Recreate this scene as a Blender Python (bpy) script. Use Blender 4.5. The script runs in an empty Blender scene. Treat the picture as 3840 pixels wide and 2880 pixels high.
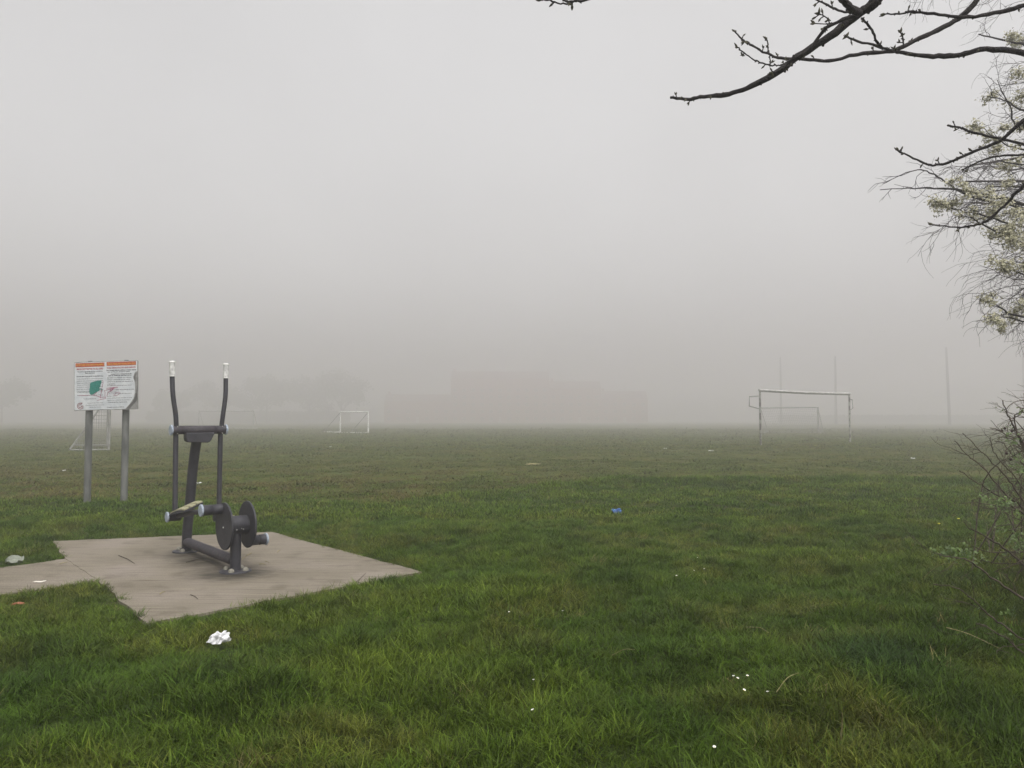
import bpy, bmesh, math, random
import numpy as np
from mathutils import Vector, Matrix
random.seed(11); rng = np.random.default_rng(11)
C = bpy.context.scene.collection
sc = bpy.context.scene
PI = math.pi

# ------------------------------------------------------------------ camera
FPX, W0, H0 = 2885.0, 3840.0, 2880.0
PITCH = math.radians(2.62); CAMZ = 1.30
cd = bpy.data.cameras.new('camera'); cam = bpy.data.objects.new('camera', cd); C.objects.link(cam)
cam.location = (0, 0, CAMZ); cam.rotation_euler = (PI/2 + PITCH, 0, 0)
cd.sensor_width = 36; cd.lens = FPX/W0*36; cd.clip_start = 0.05; cd.clip_end = 3000
sc.camera = cam
# ------------------------------------------------------------------ sky + sun
EL, AZ = math.radians(58), math.radians(150)
w = bpy.data.worlds.new('World'); sc.world = w; w.use_nodes = True
nt = w.node_tree; bg = nt.nodes['Background']
sky = nt.nodes.new('ShaderNodeTexSky'); sky.sky_type = 'NISHITA'; sky.sun_disc = False
sky.sun_elevation = EL; sky.sun_rotation = AZ; sky.air_density = 1.0; sky.dust_density = 4.0; sky.ozone_density = 1.0
hs = nt.nodes.new('ShaderNodeHueSaturation'); hs.inputs['Saturation'].default_value = 0.06
hs.inputs['Value'].default_value = 1.0
wm = nt.nodes.new('ShaderNodeMix'); wm.data_type = 'RGBA'; wm.blend_type = 'MULTIPLY'; wm.inputs[0].default_value = 1.0
wm.inputs['B'].default_value = (1.0, .989, .972, 1)
# overcast: the cloud overhead is brighter than the cloud low down
wtc = nt.nodes.new('ShaderNodeTexCoord'); wsx = nt.nodes.new('ShaderNodeSeparateXYZ'); wmr = nt.nodes.new('ShaderNodeMapRange')
wmr.inputs['To Min'].default_value = .75; wmr.inputs['To Max'].default_value = 1.6
nt.links.new(wtc.outputs['Generated'], wsx.inputs[0]); nt.links.new(wsx.outputs[2], wmr.inputs[0])
wsc = nt.nodes.new('ShaderNodeVectorMath'); wsc.operation = 'SCALE'; nt.links.new(wm.outputs['Result'], wsc.inputs[0]); nt.links.new(wmr.outputs[0], wsc.inputs['Scale'])
nt.links.new(sky.outputs[0], hs.inputs['Color']); nt.links.new(hs.outputs[0], wm.inputs['A'])
wno = nt.nodes.new('ShaderNodeTexNoise'); wno.inputs['Scale'].default_value = 1.6; wno.inputs['Detail'].default_value = 3; nt.links.new(wtc.outputs['Generated'], wno.inputs['Vector'])
wm2 = nt.nodes.new('ShaderNodeMapRange'); wm2.inputs['From Min'].default_value = .3; wm2.inputs['From Max'].default_value = .7; wm2.inputs['To Min'].default_value = .90; wm2.inputs['To Max'].default_value = 1.10
nt.links.new(wno.outputs['Fac'], wm2.inputs[0]); ws2 = nt.nodes.new('ShaderNodeVectorMath'); ws2.operation = 'SCALE'
nt.links.new(wsc.outputs[0], ws2.inputs[0]); nt.links.new(wm2.outputs[0], ws2.inputs['Scale']); nt.links.new(ws2.outputs[0], bg.inputs[0]); bg.inputs[1].default_value = 0.12
sd = bpy.data.lights.new('sun', 'SUN'); sun = bpy.data.objects.new('sun', sd); C.objects.link(sun)
sd.energy = 0.5; sd.angle = math.radians(40); sd.color = (1, .96, .9)
sun.rotation_euler = (PI/2 - EL, 0, PI - AZ)
sc.view_settings.view_transform = 'Standard'; sc.view_settings.look = 'None'
sc.view_settings.exposure = 0.82; sc.view_settings.gamma = 1
# ------------------------------------------------------------------ renderer
sc.render.engine = 'CYCLES'
cy = sc.cycles
cy.use_denoising = True; cy.denoiser = 'OPENIMAGEDENOISE'; cy.denoising_input_passes = 'RGB_ALBEDO_NORMAL'
cy.max_bounces = 8; cy.diffuse_bounces = 3; cy.volume_bounces = 6; cy.transmission_bounces = 2; cy.glossy_bounces = 2
cy.sample_clamp_indirect = 6
FOG = 0.0100; FOG_TOP = 24.0

# ------------------------------------------------------------------ helpers
def ray(px, py):
    d = Vector(((px - W0/2)/FPX, 1.0, -(py - H0/2)/FPX))
    c, s = math.cos(PITCH), math.sin(PITCH)
    return Vector((d.x, d.y*c - d.z*s, d.y*s + d.z*c))
def at(px, py, D):                 # the world point seen at a pixel of the photograph, D metres ahead
    r = ray(px, py); t = D/r.y
    return Vector((r.x*t, D, CAMZ + r.z*t))
def gnd(px, py, z=0.0):            # the ground point seen at a pixel
    r = ray(px, py); t = (z - CAMZ)/r.z
    return Vector((r.x*t, r.y*t, z))

class MB:
    def __init__(s): s.v = []; s.f = []; s.sm = []; s.mi = []; s.cur = 0
    def add(s, vs, fs, smooth=True):
        b = len(s.v); s.v += [tuple(v) for v in vs]
        for f in fs: s.f.append(tuple(b+i for i in f)); s.sm.append(smooth); s.mi.append(s.cur)
    def box(s, c, size, M=None):
        c = Vector(c); h = Vector(size)/2; vs = []
        for x in (-1, 1):
            for y in (-1, 1):
                for z in (-1, 1):
                    p = Vector((x*h.x, y*h.y, z*h.z)); p = (M @ p) if M else p
                    vs.append(c + p)
        s.add(vs, [(0,1,3,2),(4,6,7,5),(0,4,5,1),(2,3,7,6),(0,2,6,4),(1,5,7,3)], False)
    def tube(s, pts, rad, n=8, cap=True, smooth=True):
        pts = [Vector(p) for p in pts]
        if not hasattr(rad, '__len__'): rad = [rad]*len(pts)
        t0 = (pts[1]-pts[0]).normalized()
        a = t0.cross(Vector((0,0,1)));
        if a.length < .05: a = t0.cross(Vector((1,0,0)))
        a.normalize(); vs = []
        for i, p in enumerate(pts):
            t = (pts[min(i+1, len(pts)-1)] - pts[max(i-1, 0)])
            t = t.normalized() if t.length > 1e-9 else t0
            a = (a - t*a.dot(t)).normalized(); b = t.cross(a)
            for k in range(n):
                an = 2*PI*k/n; vs.append(p + (a*math.cos(an) + b*math.sin(an))*rad[i])
        fs = []
        for i in range(len(pts)-1):
            for k in range(n):
                k2 = (k+1) % n; fs.append((i*n+k, i*n+k2, (i+1)*n+k2, (i+1)*n+k))
        s.add(vs, fs, smooth)
        if cap and n > 3:
            m = len(pts)-1
            s.add(vs[:n], [tuple(range(n-1, -1, -1))], False); s.add(vs[m*n:], [tuple(range(n))], False)
    def lathe(s, o, ax, prof, n=24, smooth=True):      # prof: (distance along ax, radius)
        ax = Vector(ax).normalized(); a = ax.cross(Vector((0,0,1)))
        if a.length < .05: a = ax.cross(Vector((1,0,0)))
        a.normalize(); b = ax.cross(a); o = Vector(o); vs = []
        for h, r in prof:
            for k in range(n):
                an = 2*PI*k/n; vs.append(o + ax*h + (a*math.cos(an)+b*math.sin(an))*r)
        fs = [(i*n+k, i*n+(k+1) % n, (i+1)*n+(k+1) % n, (i+1)*n+k) for i in range(len(prof)-1) for k in range(n)]
        s.add(vs, fs, smooth)
        s.add(vs[:n], [tuple(range(n-1,-1,-1))], False); s.add(vs[-n:], [tuple(range(n))], False)
    def ribbon(s, pts, wd, up=(0,0,1), z=0):            # flat strip with thickness none: used for ink on the sign
        pts = [Vector(p) for p in pts]; vs = []; up = Vector(up)
        for i, p in enumerate(pts):
            t = (pts[min(i+1, len(pts)-1)] - pts[max(i-1, 0)]).normalized(); nn = up.cross(t).normalized()
            vs += [p+nn*wd/2, p-nn*wd/2]
        s.add(vs, [(2*i, 2*i+1, 2*i+3, 2*i+2) for i in range(len(pts)-1)], False)
    def build(s, name, mat, parent=None, inv=True):
        me = bpy.data.meshes.new(name)
        me.from_pydata(s.v, [], s.f); me.update()
        for m in (mat if isinstance(mat, (list, tuple)) else [mat]): me.materials.append(m)
        me.polygons.foreach_set('use_smooth', s.sm)
        me.polygons.foreach_set('material_index', s.mi)
        o = bpy.data.objects.new(name, me); C.objects.link(o)
        if parent is not None:
            o.parent = parent
            o.matrix_parent_inverse = parent.matrix_basis.inverted() if inv else Matrix()
        return o
def tag(o, label=None, cat=None, group=None, kind=None):
    if label: o['label'] = label
    if cat: o['category'] = cat
    if group: o['group'] = group
    if kind: o['kind'] = kind
    return o
def thing(name, loc, label, cat, group=None, rz=0):
    e = bpy.data.objects.new(name, None); C.objects.link(e); e.empty_display_size = .1
    e.location = loc; e.rotation_euler = (0, 0, rz); tag(e, label, cat, group); return e
def curve(pts, n=6):               # Catmull-Rom
    P = [Vector(p) for p in pts]; out = []
    for i in range(len(P)-1):
        a = P[max(i-1,0)]; b = P[i]; c = P[i+1]; d = P[min(i+2, len(P)-1)]
        for k in range(n):
            t = k/n; out.append(.5*((2*b) + (c-a)*t + (2*a-5*b+4*c-d)*t*t + (3*b-a-3*c+d)*t**3))
    out.append(P[-1]); return out
def lerp(a, b, t): return a + (b-a)*t

# value noise in numpy
_G = rng.random((256, 256))
def vn(x, y):
    xi = np.floor(x).astype(int); yi = np.floor(y).astype(int); fx = x-xi; fy = y-yi
    fx = fx*fx*(3-2*fx); fy = fy*fy*(3-2*fy)
    g = lambda i, j: _G[i % 256, j % 256]
    return (g(xi,yi)*(1-fx)+g(xi+1,yi)*fx)*(1-fy) + (g(xi,yi+1)*(1-fx)+g(xi+1,yi+1)*fx)*fy
def fbm(x, y, f, o=3, sx=0):
    x = np.asarray(x, float); y = np.asarray(y, float); r = 0; a = 1; t = 0
    for k in range(o):
        r = r + a*vn(x*f+17.3*k+sx, y*f+9.1*k+sx*.7); t += a; a *= .5; f *= 2.03
    return r/t
def sstep(a, b, x): t = np.clip((x-a)/(b-a), 0, 1); return t*t*(3-2*t)

# ------------------------------------------------------------------ materials
def mat(name, col, rough=.6, metal=0, spec=.4):
    m = bpy.data.materials.new(name); m.use_nodes = True
    b = m.node_tree.nodes['Principled BSDF']
    b.inputs['Base Color'].default_value = (*col, 1); b.inputs['Roughness'].default_value = rough
    b.inputs['Metallic'].default_value = metal; b.inputs['Specular IOR Level'].default_value = spec
    return m
def N(m, t, **kw):
    n = m.node_tree.nodes.new(t)
    for k, v in kw.items():
        if k in n.inputs: n.inputs[k].default_value = v
        else: setattr(n, k, v)
    return n
def L(m, a, b): m.node_tree.links.new(a, b)
def noisy(name, c1, c2, scale=8, rough=.6, bump=0, bscale=None, detail=4, lo=.35, hi=.65, spec=.4, stretch=None, c3=None, metal=0):
    m = mat(name, c1, rough, metal, spec); b = m.node_tree.nodes['Principled BSDF']
    tc = N(m, 'ShaderNodeTexCoord'); mp = N(m, 'ShaderNodeMapping'); L(m, tc.outputs['Object'], mp.inputs[0])
    if stretch: mp.inputs['Scale'].default_value = stretch
    no = N(m, 'ShaderNodeTexNoise', Scale=scale, Detail=detail); L(m, mp.outputs[0], no.inputs['Vector'])
    cr = N(m, 'ShaderNodeValToRGB'); cr.color_ramp.elements[0].position = lo; cr.color_ramp.elements[1].position = hi
    cr.color_ramp.elements[0].color = (*c1, 1); cr.color_ramp.elements[1].color = (*c2, 1)
    if c3:
        e = cr.color_ramp.elements.new((lo+hi)/2); e.color = (*c3, 1)
    L(m, no.outputs['Fac'], cr.inputs[0]); L(m, cr.outputs[0], b.inputs['Base Color'])
    if bump:
        n2 = N(m, 'ShaderNodeTexNoise', Scale=bscale or scale*4, Detail=5); L(m, mp.outputs[0], n2.inputs['Vector'])
        bp = N(m, 'ShaderNodeBump', Strength=bump, Distance=.01); L(m, n2.outputs['Fac'], bp.inputs['Height']); L(m, bp.outputs[0], b.inputs['Normal'])
    return m
M = {}
M['paint'] = noisy('dark_paint', (.022,.022,.028), (.040,.039,.047), 14, .52, .25, 90, lo=.35, hi=.7, spec=.35)
M['paint_scuff'] = noisy('scuffed_paint', (.030,.028,.034), (.065,.054,.062), 30, .6, .3, 120, lo=.4, hi=.75)
M['cap'] = noisy('cap_plastic', (.22,.26,.32), (.34,.38,.44), 40, .5, .1, 90)
M['tread'] = noisy('tread_rubber', (.22,.21,.12), (.36,.34,.22), 60, .8, .5, 200)
M['grip'] = noisy('grip_plastic', (.36,.36,.35), (.62,.62,.60), 30, .45, .1, 60)
M['gripring'] = mat('grip_ring', (.7,.7,.68), .5)
M['steel'] = noisy('bolt_steel', (.25,.25,.24), (.42,.42,.4), 60, .45, .1, metal=.4)
M['boltcap'] = noisy('bolt_cap', (.16,.15,.12), (.26,.25,.21), 50, .75, .3, 120)
M['galv'] = noisy('galvanised_post', (.075,.08,.075), (.15,.155,.145), 9, .65, .15, 60, stretch=(1,1,.35), c3=(.11,.115,.108))
M['bark'] = noisy('cherry_bark', (.010,.008,.009), (.028,.023,.021), 30, .85, .9, 160)
M['twig'] = noisy('birch_twig', (.020,.015,.014), (.05,.04,.036), 30, .85, .4, 200)
M['bud'] = noisy('bud', (.030,.028,.016), (.075,.07,.038), 80, .8)
M['petal'] = noisy('petal', (.24,.23,.13), (.50,.48,.36), 60, .6)
M['spring_leaf'] = noisy('spring_leaf', (.035,.038,.008), (.09,.088,.022), 30, .55)
M['bush_leaf'] = noisy('bush_leaf', (.04,.075,.008), (.08,.135,.018), 20, .5)
M['bramble'] = noisy('bramble_stem', (.032,.021,.016), (.095,.070,.052), 25, .8, .5, 120)
M['hip'] = mat('rose_hip', (.03,.012,.012), .5)
M['goal'] = noisy('goal_paint', (.30,.30,.28), (.075,.07,.06), 6, .55, .2, 40, lo=.44, hi=.52)
M['goal_clean'] = noisy('goal_paint_clean', (.42,.42,.41), (.26,.26,.25), 5, .5)
M['goal_grey'] = noisy('goal_paint_grey', (.14,.14,.13), (.26,.26,.25), 5, .5)
M['net'] = mat('net_cord', (.25,.25,.24), .8)
M['white'] = noisy('tissue', (.52,.52,.53), (.70,.70,.71), 40, .9)
M['bag'] = noisy('plastic_bag', (.13,.145,.115), (.22,.235,.19), 30, .4)
M['blue'] = noisy('blue_foil', (.006,.05,.24), (.12,.30,.42), 60, .35, lo=.5, hi=.62)
M['orange'] = noisy('orange_wrapper', (.24,.06,.03), (.36,.13,.07), 60, .5)
M['paper'] = noisy('paper_scrap', (.55,.50,.44), (.7,.66,.6), 40, .8)
M['straw'] = noisy('dry_straw', (.17,.145,.06), (.30,.26,.13), 40, .8)
M['stick'] = noisy('dead_stick', (.035,.026,.02), (.09,.07,.05), 40, .9)
M['daisyp'] = mat('daisy_petal', (.8,.8,.8), .6); M['daisyc'] = mat('daisy_centre', (.55,.38,.03), .6)
M['dand'] = mat('dandelion_yellow', (.55,.5,.04), .6)
M['sign'] = noisy('sign_face', (.46,.49,.51), (.56,.58,.59), 14, .45, spec=.5)
M['signback'] = noisy('bare_board', (.16,.16,.15), (.27,.27,.26), 12, .6, .2)
M['signdark'] = noisy('exposed_board', (.05,.05,.047), (.10,.10,.095), 14, .7)
M['redbar'] = noisy('sign_red', (.30,.055,.02), (.42,.09,.035), 30, .5)
M['yellow'] = mat('sign_yellow', (.60,.30,.03), .5)
M['redtext'] = mat('sign_red_text', (.34,.035,.045), .5)
M['ink'] = mat('sign_ink', (.035,.04,.045), .5)
M['maroon'] = mat('sign_maroon', (.16,.03,.035), .5)
M['teal'] = noisy('teal_paint', (.005,.13,.105), (.02,.20,.16), 50, .6)
M['pink'] = mat('pink_marker', (.30,.06,.13), .6)

# ------------------------------------------------------------------ ground
SLAB = [gnd(*p) for p in ((200,2040),(1020,2005),(1582,2158),(550,2356),(368,2191),(243,2106))]
PATHP = [gnd(*p) for p in ((243,2106),(368,2191))]
pd = (gnd(243,2106)-gnd(0,2140)).normalized(); pe = (gnd(368,2191)-gnd(0,2245)).normalized()
PATHP += [gnd(368,2191) - pe*9, gnd(243,2106) - pd*9]
def inpoly(x, y, poly, grow=0):
    c = np.zeros(np.shape(x), bool); n = len(poly)
    cx = sum(p.x for p in poly)/n; cy_ = sum(p.y for p in poly)/n
    P = []
    for p in poly:
        d = Vector((p.x-cx, p.y-cy_)); l = d.length
        P.append((cx + d.x*(1+grow/l), cy_ + d.y*(1+grow/l)))
    for i in range(n):
        x1, y1 = P[i]; x2, y2 = P[(i+1) % n]
        m = ((y1 > y) != (y2 > y))
        with np.errstate(divide='ignore', invalid='ignore'):
            c ^= m & (x < (x2-x1)*(y-y1)/(y2-y1+1e-12)+x1)
    return c
def edge_d(x, y, poly):
    d = np.full(np.shape(x), 1e9); n = len(poly)
    for i in range(n):
        ax, ay = poly[i].x, poly[i].y; bx, by = poly[(i+1) % n].x, poly[(i+1) % n].y
        t = np.clip(((x-ax)*(bx-ax)+(y-ay)*(by-ay))/((bx-ax)**2+(by-ay)**2), 0, 1)
        d = np.minimum(d, np.hypot(x-ax-t*(bx-ax), y-ay-t*(by-ay)))
    return d
BP = [gnd(*p) for p in ((-900,1908),(0,1902),(500,1893),(1000,1898),(1400,1895),(1736,1866),(2257,1828),(2604,1818),(3125,1808),(3645,1815),(4400,1850))]
BX = np.array([p.x for p in BP]); BY = np.array([p.y for p in BP])
def bound(x): return np.interp(x, BX, BY)
def pitch_mask(x, y):              # 0 rough grass, 1 mown pitch
    return sstep(-.5, .5, (y - bound(x)) + (fbm(x, y, 1.1, 3, 5)-.5)*2.2)
def hgt(x, y):
    x = np.asarray(x, float); y = np.asarray(y, float)
    d = np.hypot(x, y)
    slab = np.minimum(np.where(inpoly(x, y, SLAB), 0, edge_d(x, y, SLAB)), np.where(inpoly(x, y, PATHP), 0, edge_d(x, y, PATHP)))
    k = sstep(.05, 1.2, slab)
    rough = 1 - pitch_mask(x, y)
    z = k*((fbm(x, y, .55, 3, 1)-.5)*.16 + (fbm(x, y, 2.4, 2, 2)-.5)*.08 + (fbm(x, y, 6.5, 2, 3)-.5)*.045)*(.25+.75*rough)*(1-sstep(30, 60, d))
    z = z + k*rough*.05 + .05*np.exp(-((y-bound(x)+.6)/.5)**2)*sstep(-2, 2, x) + (1-k)*.010
    z = z + .14*np.exp(-((x-14)**2+(y-36)**2)/(2*11**2))
    z = z + .22*np.exp(-((x-5.2)**2+(y-5.0)**2)/(2*1.3**2))       # bank under the brambles
    return z
n = 260
u = np.linspace(-1, 1, n); gx = np.sinh(u*6.3)/math.sinh(6.3)*500
v = np.linspace(0, 1, n); gy = -6 + np.sinh(v*5.2)/math.sinh(5.2)*600
gx = np.sort(np.concatenate([gx[np.abs(gx) > 9], np.arange(-9, 9.01, .12)])); gy = np.sort(np.concatenate([gy[(gy > 18)], np.arange(-6, 18, .12), [-40, -150, -420]]))
X, Y = np.meshgrid(gx, gy); Z = hgt(X, Y)
me = bpy.data.meshes.new('ground'); nx, ny = len(gx), len(gy)
V = np.stack([X.ravel(), Y.ravel(), Z.ravel()], 1)
F = [(j*nx+i, j*nx+i+1, (j+1)*nx+i+1, (j+1)*nx+i) for j in range(ny-1) for i in range(nx-1)]
me.from_pydata(V.tolist(), [], F); me.update(); me.polygons.foreach_set('use_smooth', [True]*len(F))
at_ = me.attributes.new('pitch', 'FLOAT', 'POINT'); at_.data.foreach_set('value', pitch_mask(X, Y).ravel().astype(np.float32))
g = bpy.data.objects.new('ground', me); C.objects.link(g)
tag(g, 'rough green park field running out into the fog', 'ground', kind='structure')
m = mat('ground', (.03,.04,.015), .95, spec=.1); b = m.node_tree.nodes['Principled BSDF']
tc = N(m, 'ShaderNodeTexCoord'); 
def nz(sc_, det, vec=None, sy=None):
    no = N(m, 'ShaderNodeTexNoise', Scale=sc_, Detail=det)
    if sy:
        mp = N(m, 'ShaderNodeMapping'); mp.inputs['Scale'].default_value = sy; L(m, tc.outputs['Object'], mp.inputs[0]); L(m, mp.outputs[0], no.inputs['Vector'])
    else: L(m, tc.outputs['Object'], no.inputs['Vector'])
    return no
def ramp(src, els):
    cr = N(m, 'ShaderNodeValToRGB')
    cr.color_ramp.elements[0].position = els[0][0]; cr.color_ramp.elements[0].color = (*els[0][1], 1)
    cr.color_ramp.elements[1].position = els[-1][0]; cr.color_ramp.elements[1].color = (*els[-1][1], 1)
    for p, c in els[1:-1]: e = cr.color_ramp.elements.new(p); e.color = (*c, 1)
    L(m, src, cr.inputs[0]); return cr
r1 = ramp(nz(3, 6).outputs['Fac'], [(.3,(.022,.034,.010)),(.55,(.035,.048,.014)),(.75,(.05,.045,.02))])
r2 = ramp(nz(2.2, 8).outputs['Fac'], [(.30,(.034,.050,.006)),(.47,(.048,.064,.007)),(.56,(.060,.062,.011)),(.68,(.080,.065,.024))])
r3 = ramp(nz(.12, 4).outputs['Fac'], [(.35,(.85,1.0,.8)),(.65,(1.15,1.0,1.0))])
mx = N(m, 'ShaderNodeMix', data_type='RGBA'); aa = N(m, 'ShaderNodeAttribute', attribute_name='pitch')
L(m, aa.outputs['Fac'], mx.inputs[0]); L(m, r1.outputs[0], mx.inputs['A']); L(m, r2.outputs[0], mx.inputs['B'])
m2 = N(m, 'ShaderNodeMix', data_type='RGBA', blend_type='MULTIPLY'); m2.inputs[0].default_value = 1
L(m, mx.outputs['Result'], m2.inputs['A']); L(m, r3.outputs[0], m2.inputs['B']); L(m, m2.outputs['Result'], b.inputs['Base Color'])
bp = N(m, 'ShaderNodeBump', Strength=.8, Distance=.05); L(m, nz(14, 8).outputs['Fac'], bp.inputs['Height']); L(m, bp.outputs[0], b.inputs['Normal'])
me.materials.append(m)

# ------------------------------------------------------------------ concrete slab and path
def concrete(name, stain=True):
    m = mat(name, (.3,.26,.2), .9, spec=.2); b = m.node_tree.nodes['Principled BSDF']
    tc = N(m, 'ShaderNodeTexCoord')
    def no(sc_, det, scale=None, rz=0):
        mp = N(m, 'ShaderNodeMapping'); mp.inputs['Rotation'].default_value = (0,0,rz)
        if scale: mp.inputs['Scale'].default_value = scale
        L(m, tc.outputs['Object'], mp.inputs[0]); q = N(m, 'ShaderNodeTexNoise', Scale=sc_, Detail=det); L(m, mp.outputs[0], q.inputs['Vector']); return q
    def rp(src, els):
        cr = N(m, 'ShaderNodeValToRGB')
        cr.color_ramp.elements[0].position = els[0][0]; cr.color_ramp.elements[0].color = (*els[0][1], 1)
        cr.color_ramp.elements[1].position = els[-1][0]; cr.color_ramp.elements[1].color = (*els[-1][1], 1)
        for p, c in els[1:-1]: e = cr.color_ramp.elements.new(p); e.color = (*c, 1)
        L(m, src, cr.inputs[0]); return cr
    def mul(a, b_, f=1):
        q = N(m, 'ShaderNodeMix', data_type='RGBA', blend_type='MULTIPLY'); q.inputs[0].default_value = f
        L(m, a, q.inputs['A']); L(m, b_, q.inputs['B']); return q.outputs['Result']
    base = rp(no(1.3, 6).outputs['Fac'], [(.3,(.150,.130,.098)),(.5,(.186,.162,.127)),(.72,(.222,.192,.162))])
    streak = no(2.2, 7, (1.0, 14, 1), -math.radians(40))
    st = rp(streak.outputs['Fac'], [(.30,(.62,.60,.58)),(.42,(.95,.95,.95)),(.62,(1.06,1.06,1.06)),(.75,(1.25,1.24,1.2))])
    gr = rp(no(130, 3).outputs['Fac'], [(.3,(.72,.72,.72)),(.7,(1.25,1.25,1.25))])
    bl = rp(no(4.2, 5).outputs['Fac'], [(.28,(.70,.69,.66)),(.45,(1,1,1))])
    col = mul(mul(mul(base.outputs[0], st.outputs[0]), gr.outputs[0]), bl.outputs[0])
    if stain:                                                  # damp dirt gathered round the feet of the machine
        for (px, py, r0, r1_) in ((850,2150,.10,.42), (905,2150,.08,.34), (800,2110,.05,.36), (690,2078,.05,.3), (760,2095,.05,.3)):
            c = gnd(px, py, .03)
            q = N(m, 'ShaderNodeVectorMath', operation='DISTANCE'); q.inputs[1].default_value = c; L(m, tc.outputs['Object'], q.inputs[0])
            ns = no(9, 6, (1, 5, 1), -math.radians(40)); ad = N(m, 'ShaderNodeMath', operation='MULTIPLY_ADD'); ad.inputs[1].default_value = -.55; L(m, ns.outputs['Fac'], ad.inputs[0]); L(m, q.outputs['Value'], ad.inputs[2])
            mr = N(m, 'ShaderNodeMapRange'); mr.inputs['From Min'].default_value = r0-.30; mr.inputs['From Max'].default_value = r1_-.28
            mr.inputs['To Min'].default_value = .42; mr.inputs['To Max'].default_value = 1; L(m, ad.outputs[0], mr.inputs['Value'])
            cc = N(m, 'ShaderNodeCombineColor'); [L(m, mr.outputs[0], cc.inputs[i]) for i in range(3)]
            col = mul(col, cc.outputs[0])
    L(m, col, b.inputs['Base Color'])
    bp = N(m, 'ShaderNodeBump', Strength=.6, Distance=.006); L(m, streak.outputs['Fac'], bp.inputs['Height'])
    b2 = N(m, 'ShaderNodeBump', Strength=.5, Distance=.002); L(m, no(180, 3).outputs['Fac'], b2.inputs['Height']); L(m, bp.outputs[0], b2.inputs['Normal']); L(m, b2.outputs[0], b.inputs['Normal'])
    return m
def slab(name, poly, z0, z1, mt, shrink=0):
    bm = bmesh.new(); vs = []
    for i, p in enumerate(poly):                       # slightly uneven cast edges
        q = poly[(i+1) % len(poly)]; nseg = max(2, int((q-p).length/.12)); d = (q-p); nn = Vector((-d.y, d.x, 0)).normalized()
        for k in range(nseg):
            o_ = 0 if k == 0 else random.uniform(-.012, .012)
            vs.append(bm.verts.new((p + d*k/nseg + nn*o_).to_tuple()[:2] + (z0,)))
    f = bm.faces.new(vs); r = bmesh.ops.extrude_face_region(bm, geom=[f])
    for e in r['geom']:
        if isinstance(e, bmesh.types.BMVert): e.co.z = z1
    top = [e for e in r['geom'] if isinstance(e, bmesh.types.BMFace)]
    bmesh.ops.recalc_face_normals(bm, faces=bm.faces)
    me = bpy.data.meshes.new(name); bm.to_mesh(me); bm.free(); me.materials.append(mt)
    o = bpy.data.objects.new(name, me); C.objects.link(o); return o
s1 = slab('concrete_slab', SLAB, -.1, .03, concrete('slab_concrete'))
tag(s1, 'worn beige concrete slab carrying the exercise machine', 'slab', kind='structure')
s2 = slab('path', [PATHP[0] - (PATHP[2]-PATHP[1]).normalized()*.05, PATHP[1] - (PATHP[2]-PATHP[1]).normalized()*.05, PATHP[2], PATHP[3]], -.1, .026, concrete('path_concrete', False))
tag(s2, 'narrow beige concrete path joining the slab', 'path', kind='structure')

# ------------------------------------------------------------------ grass (one uncountable mass, instanced tufts)
def tuft_mesh(name, nb, rad, h0, h1, wd, lean, seed):
    r = random.Random(seed); vs = []; fs = []; val = []
    for i in range(nb):
        a = r.uniform(0, 2*PI); q = rad*math.sqrt(r.random()); x, y = q*math.cos(a), q*math.sin(a)
        da = a + r.gauss(0, 1.1); h = r.uniform(h0, h1); ln = abs(r.gauss(lean, .35))*h
        wa = da + PI/2 + r.uniform(-.6, .6); b = len(vs); c = r.choice((r.uniform(.25,.7), r.uniform(.6,1.2), r.uniform(.9,1.5), r.uniform(1.3,1.9)))
        for t, ww in ((0, 1), (.4, .95), (.75, .7), (1, .08)):
            cx = x + math.cos(da)*ln*t**1.8; cy_ = y + math.sin(da)*ln*t**1.8
            cz = h*(t - .28*min(1.2, ln/h)*t**2.2) - .004
            ox, oy = math.cos(wa)*wd*ww/2, math.sin(wa)*wd*ww/2
            vs += [(cx-ox, cy_-oy, cz), (cx+ox, cy_+oy, cz)]
        for k in range(3): fs.append((b+2*k, b+2*k+1, b+2*k+3, b+2*k+2)); val.append(c)
    me = bpy.data.meshes.new(name); me.from_pydata(vs, [], fs); me.update()
    a_ = me.attributes.new('blade', 'FLOAT', 'FACE'); a_.data.foreach_set('value', val)
    o = bpy.data.objects.new(name, me); return o
def blade_mat():
    m = bpy.data.materials.new('grass_blade'); m.use_nodes = True; t = m.node_tree; t.nodes.clear()
    out = N(m, 'ShaderNodeOutputMaterial'); a = N(m, 'ShaderNodeAttribute', attribute_type='INSTANCER', attribute_name='col')
    bl = N(m, 'ShaderNodeAttribute', attribute_name='blade')
    mu = N(m, 'ShaderNodeVectorMath', operation='SCALE'); L(m, a.outputs['Color'], mu.inputs[0]); L(m, bl.outputs['Fac'], mu.inputs['Scale'])
    d = N(m, 'ShaderNodeBsdfPrincipled'); d.inputs['Roughness'].default_value = .55; d.inputs['Specular IOR Level'].default_value = .12
    tr = N(m, 'ShaderNodeBsdfTranslucent'); ms = N(m, 'ShaderNodeMixShader'); ms.inputs[0].default_value = .3
    L(m, mu.outputs[0], d.inputs['Base Color']); L(m, mu.outputs[0], tr.inputs['Color'])
    L(m, d.outputs[0], ms.inputs[1]); L(m, tr.outputs[0], ms.inputs[2]); L(m, ms.outputs[0], out.inputs['Surface']); return m
GB = blade_mat()
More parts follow.
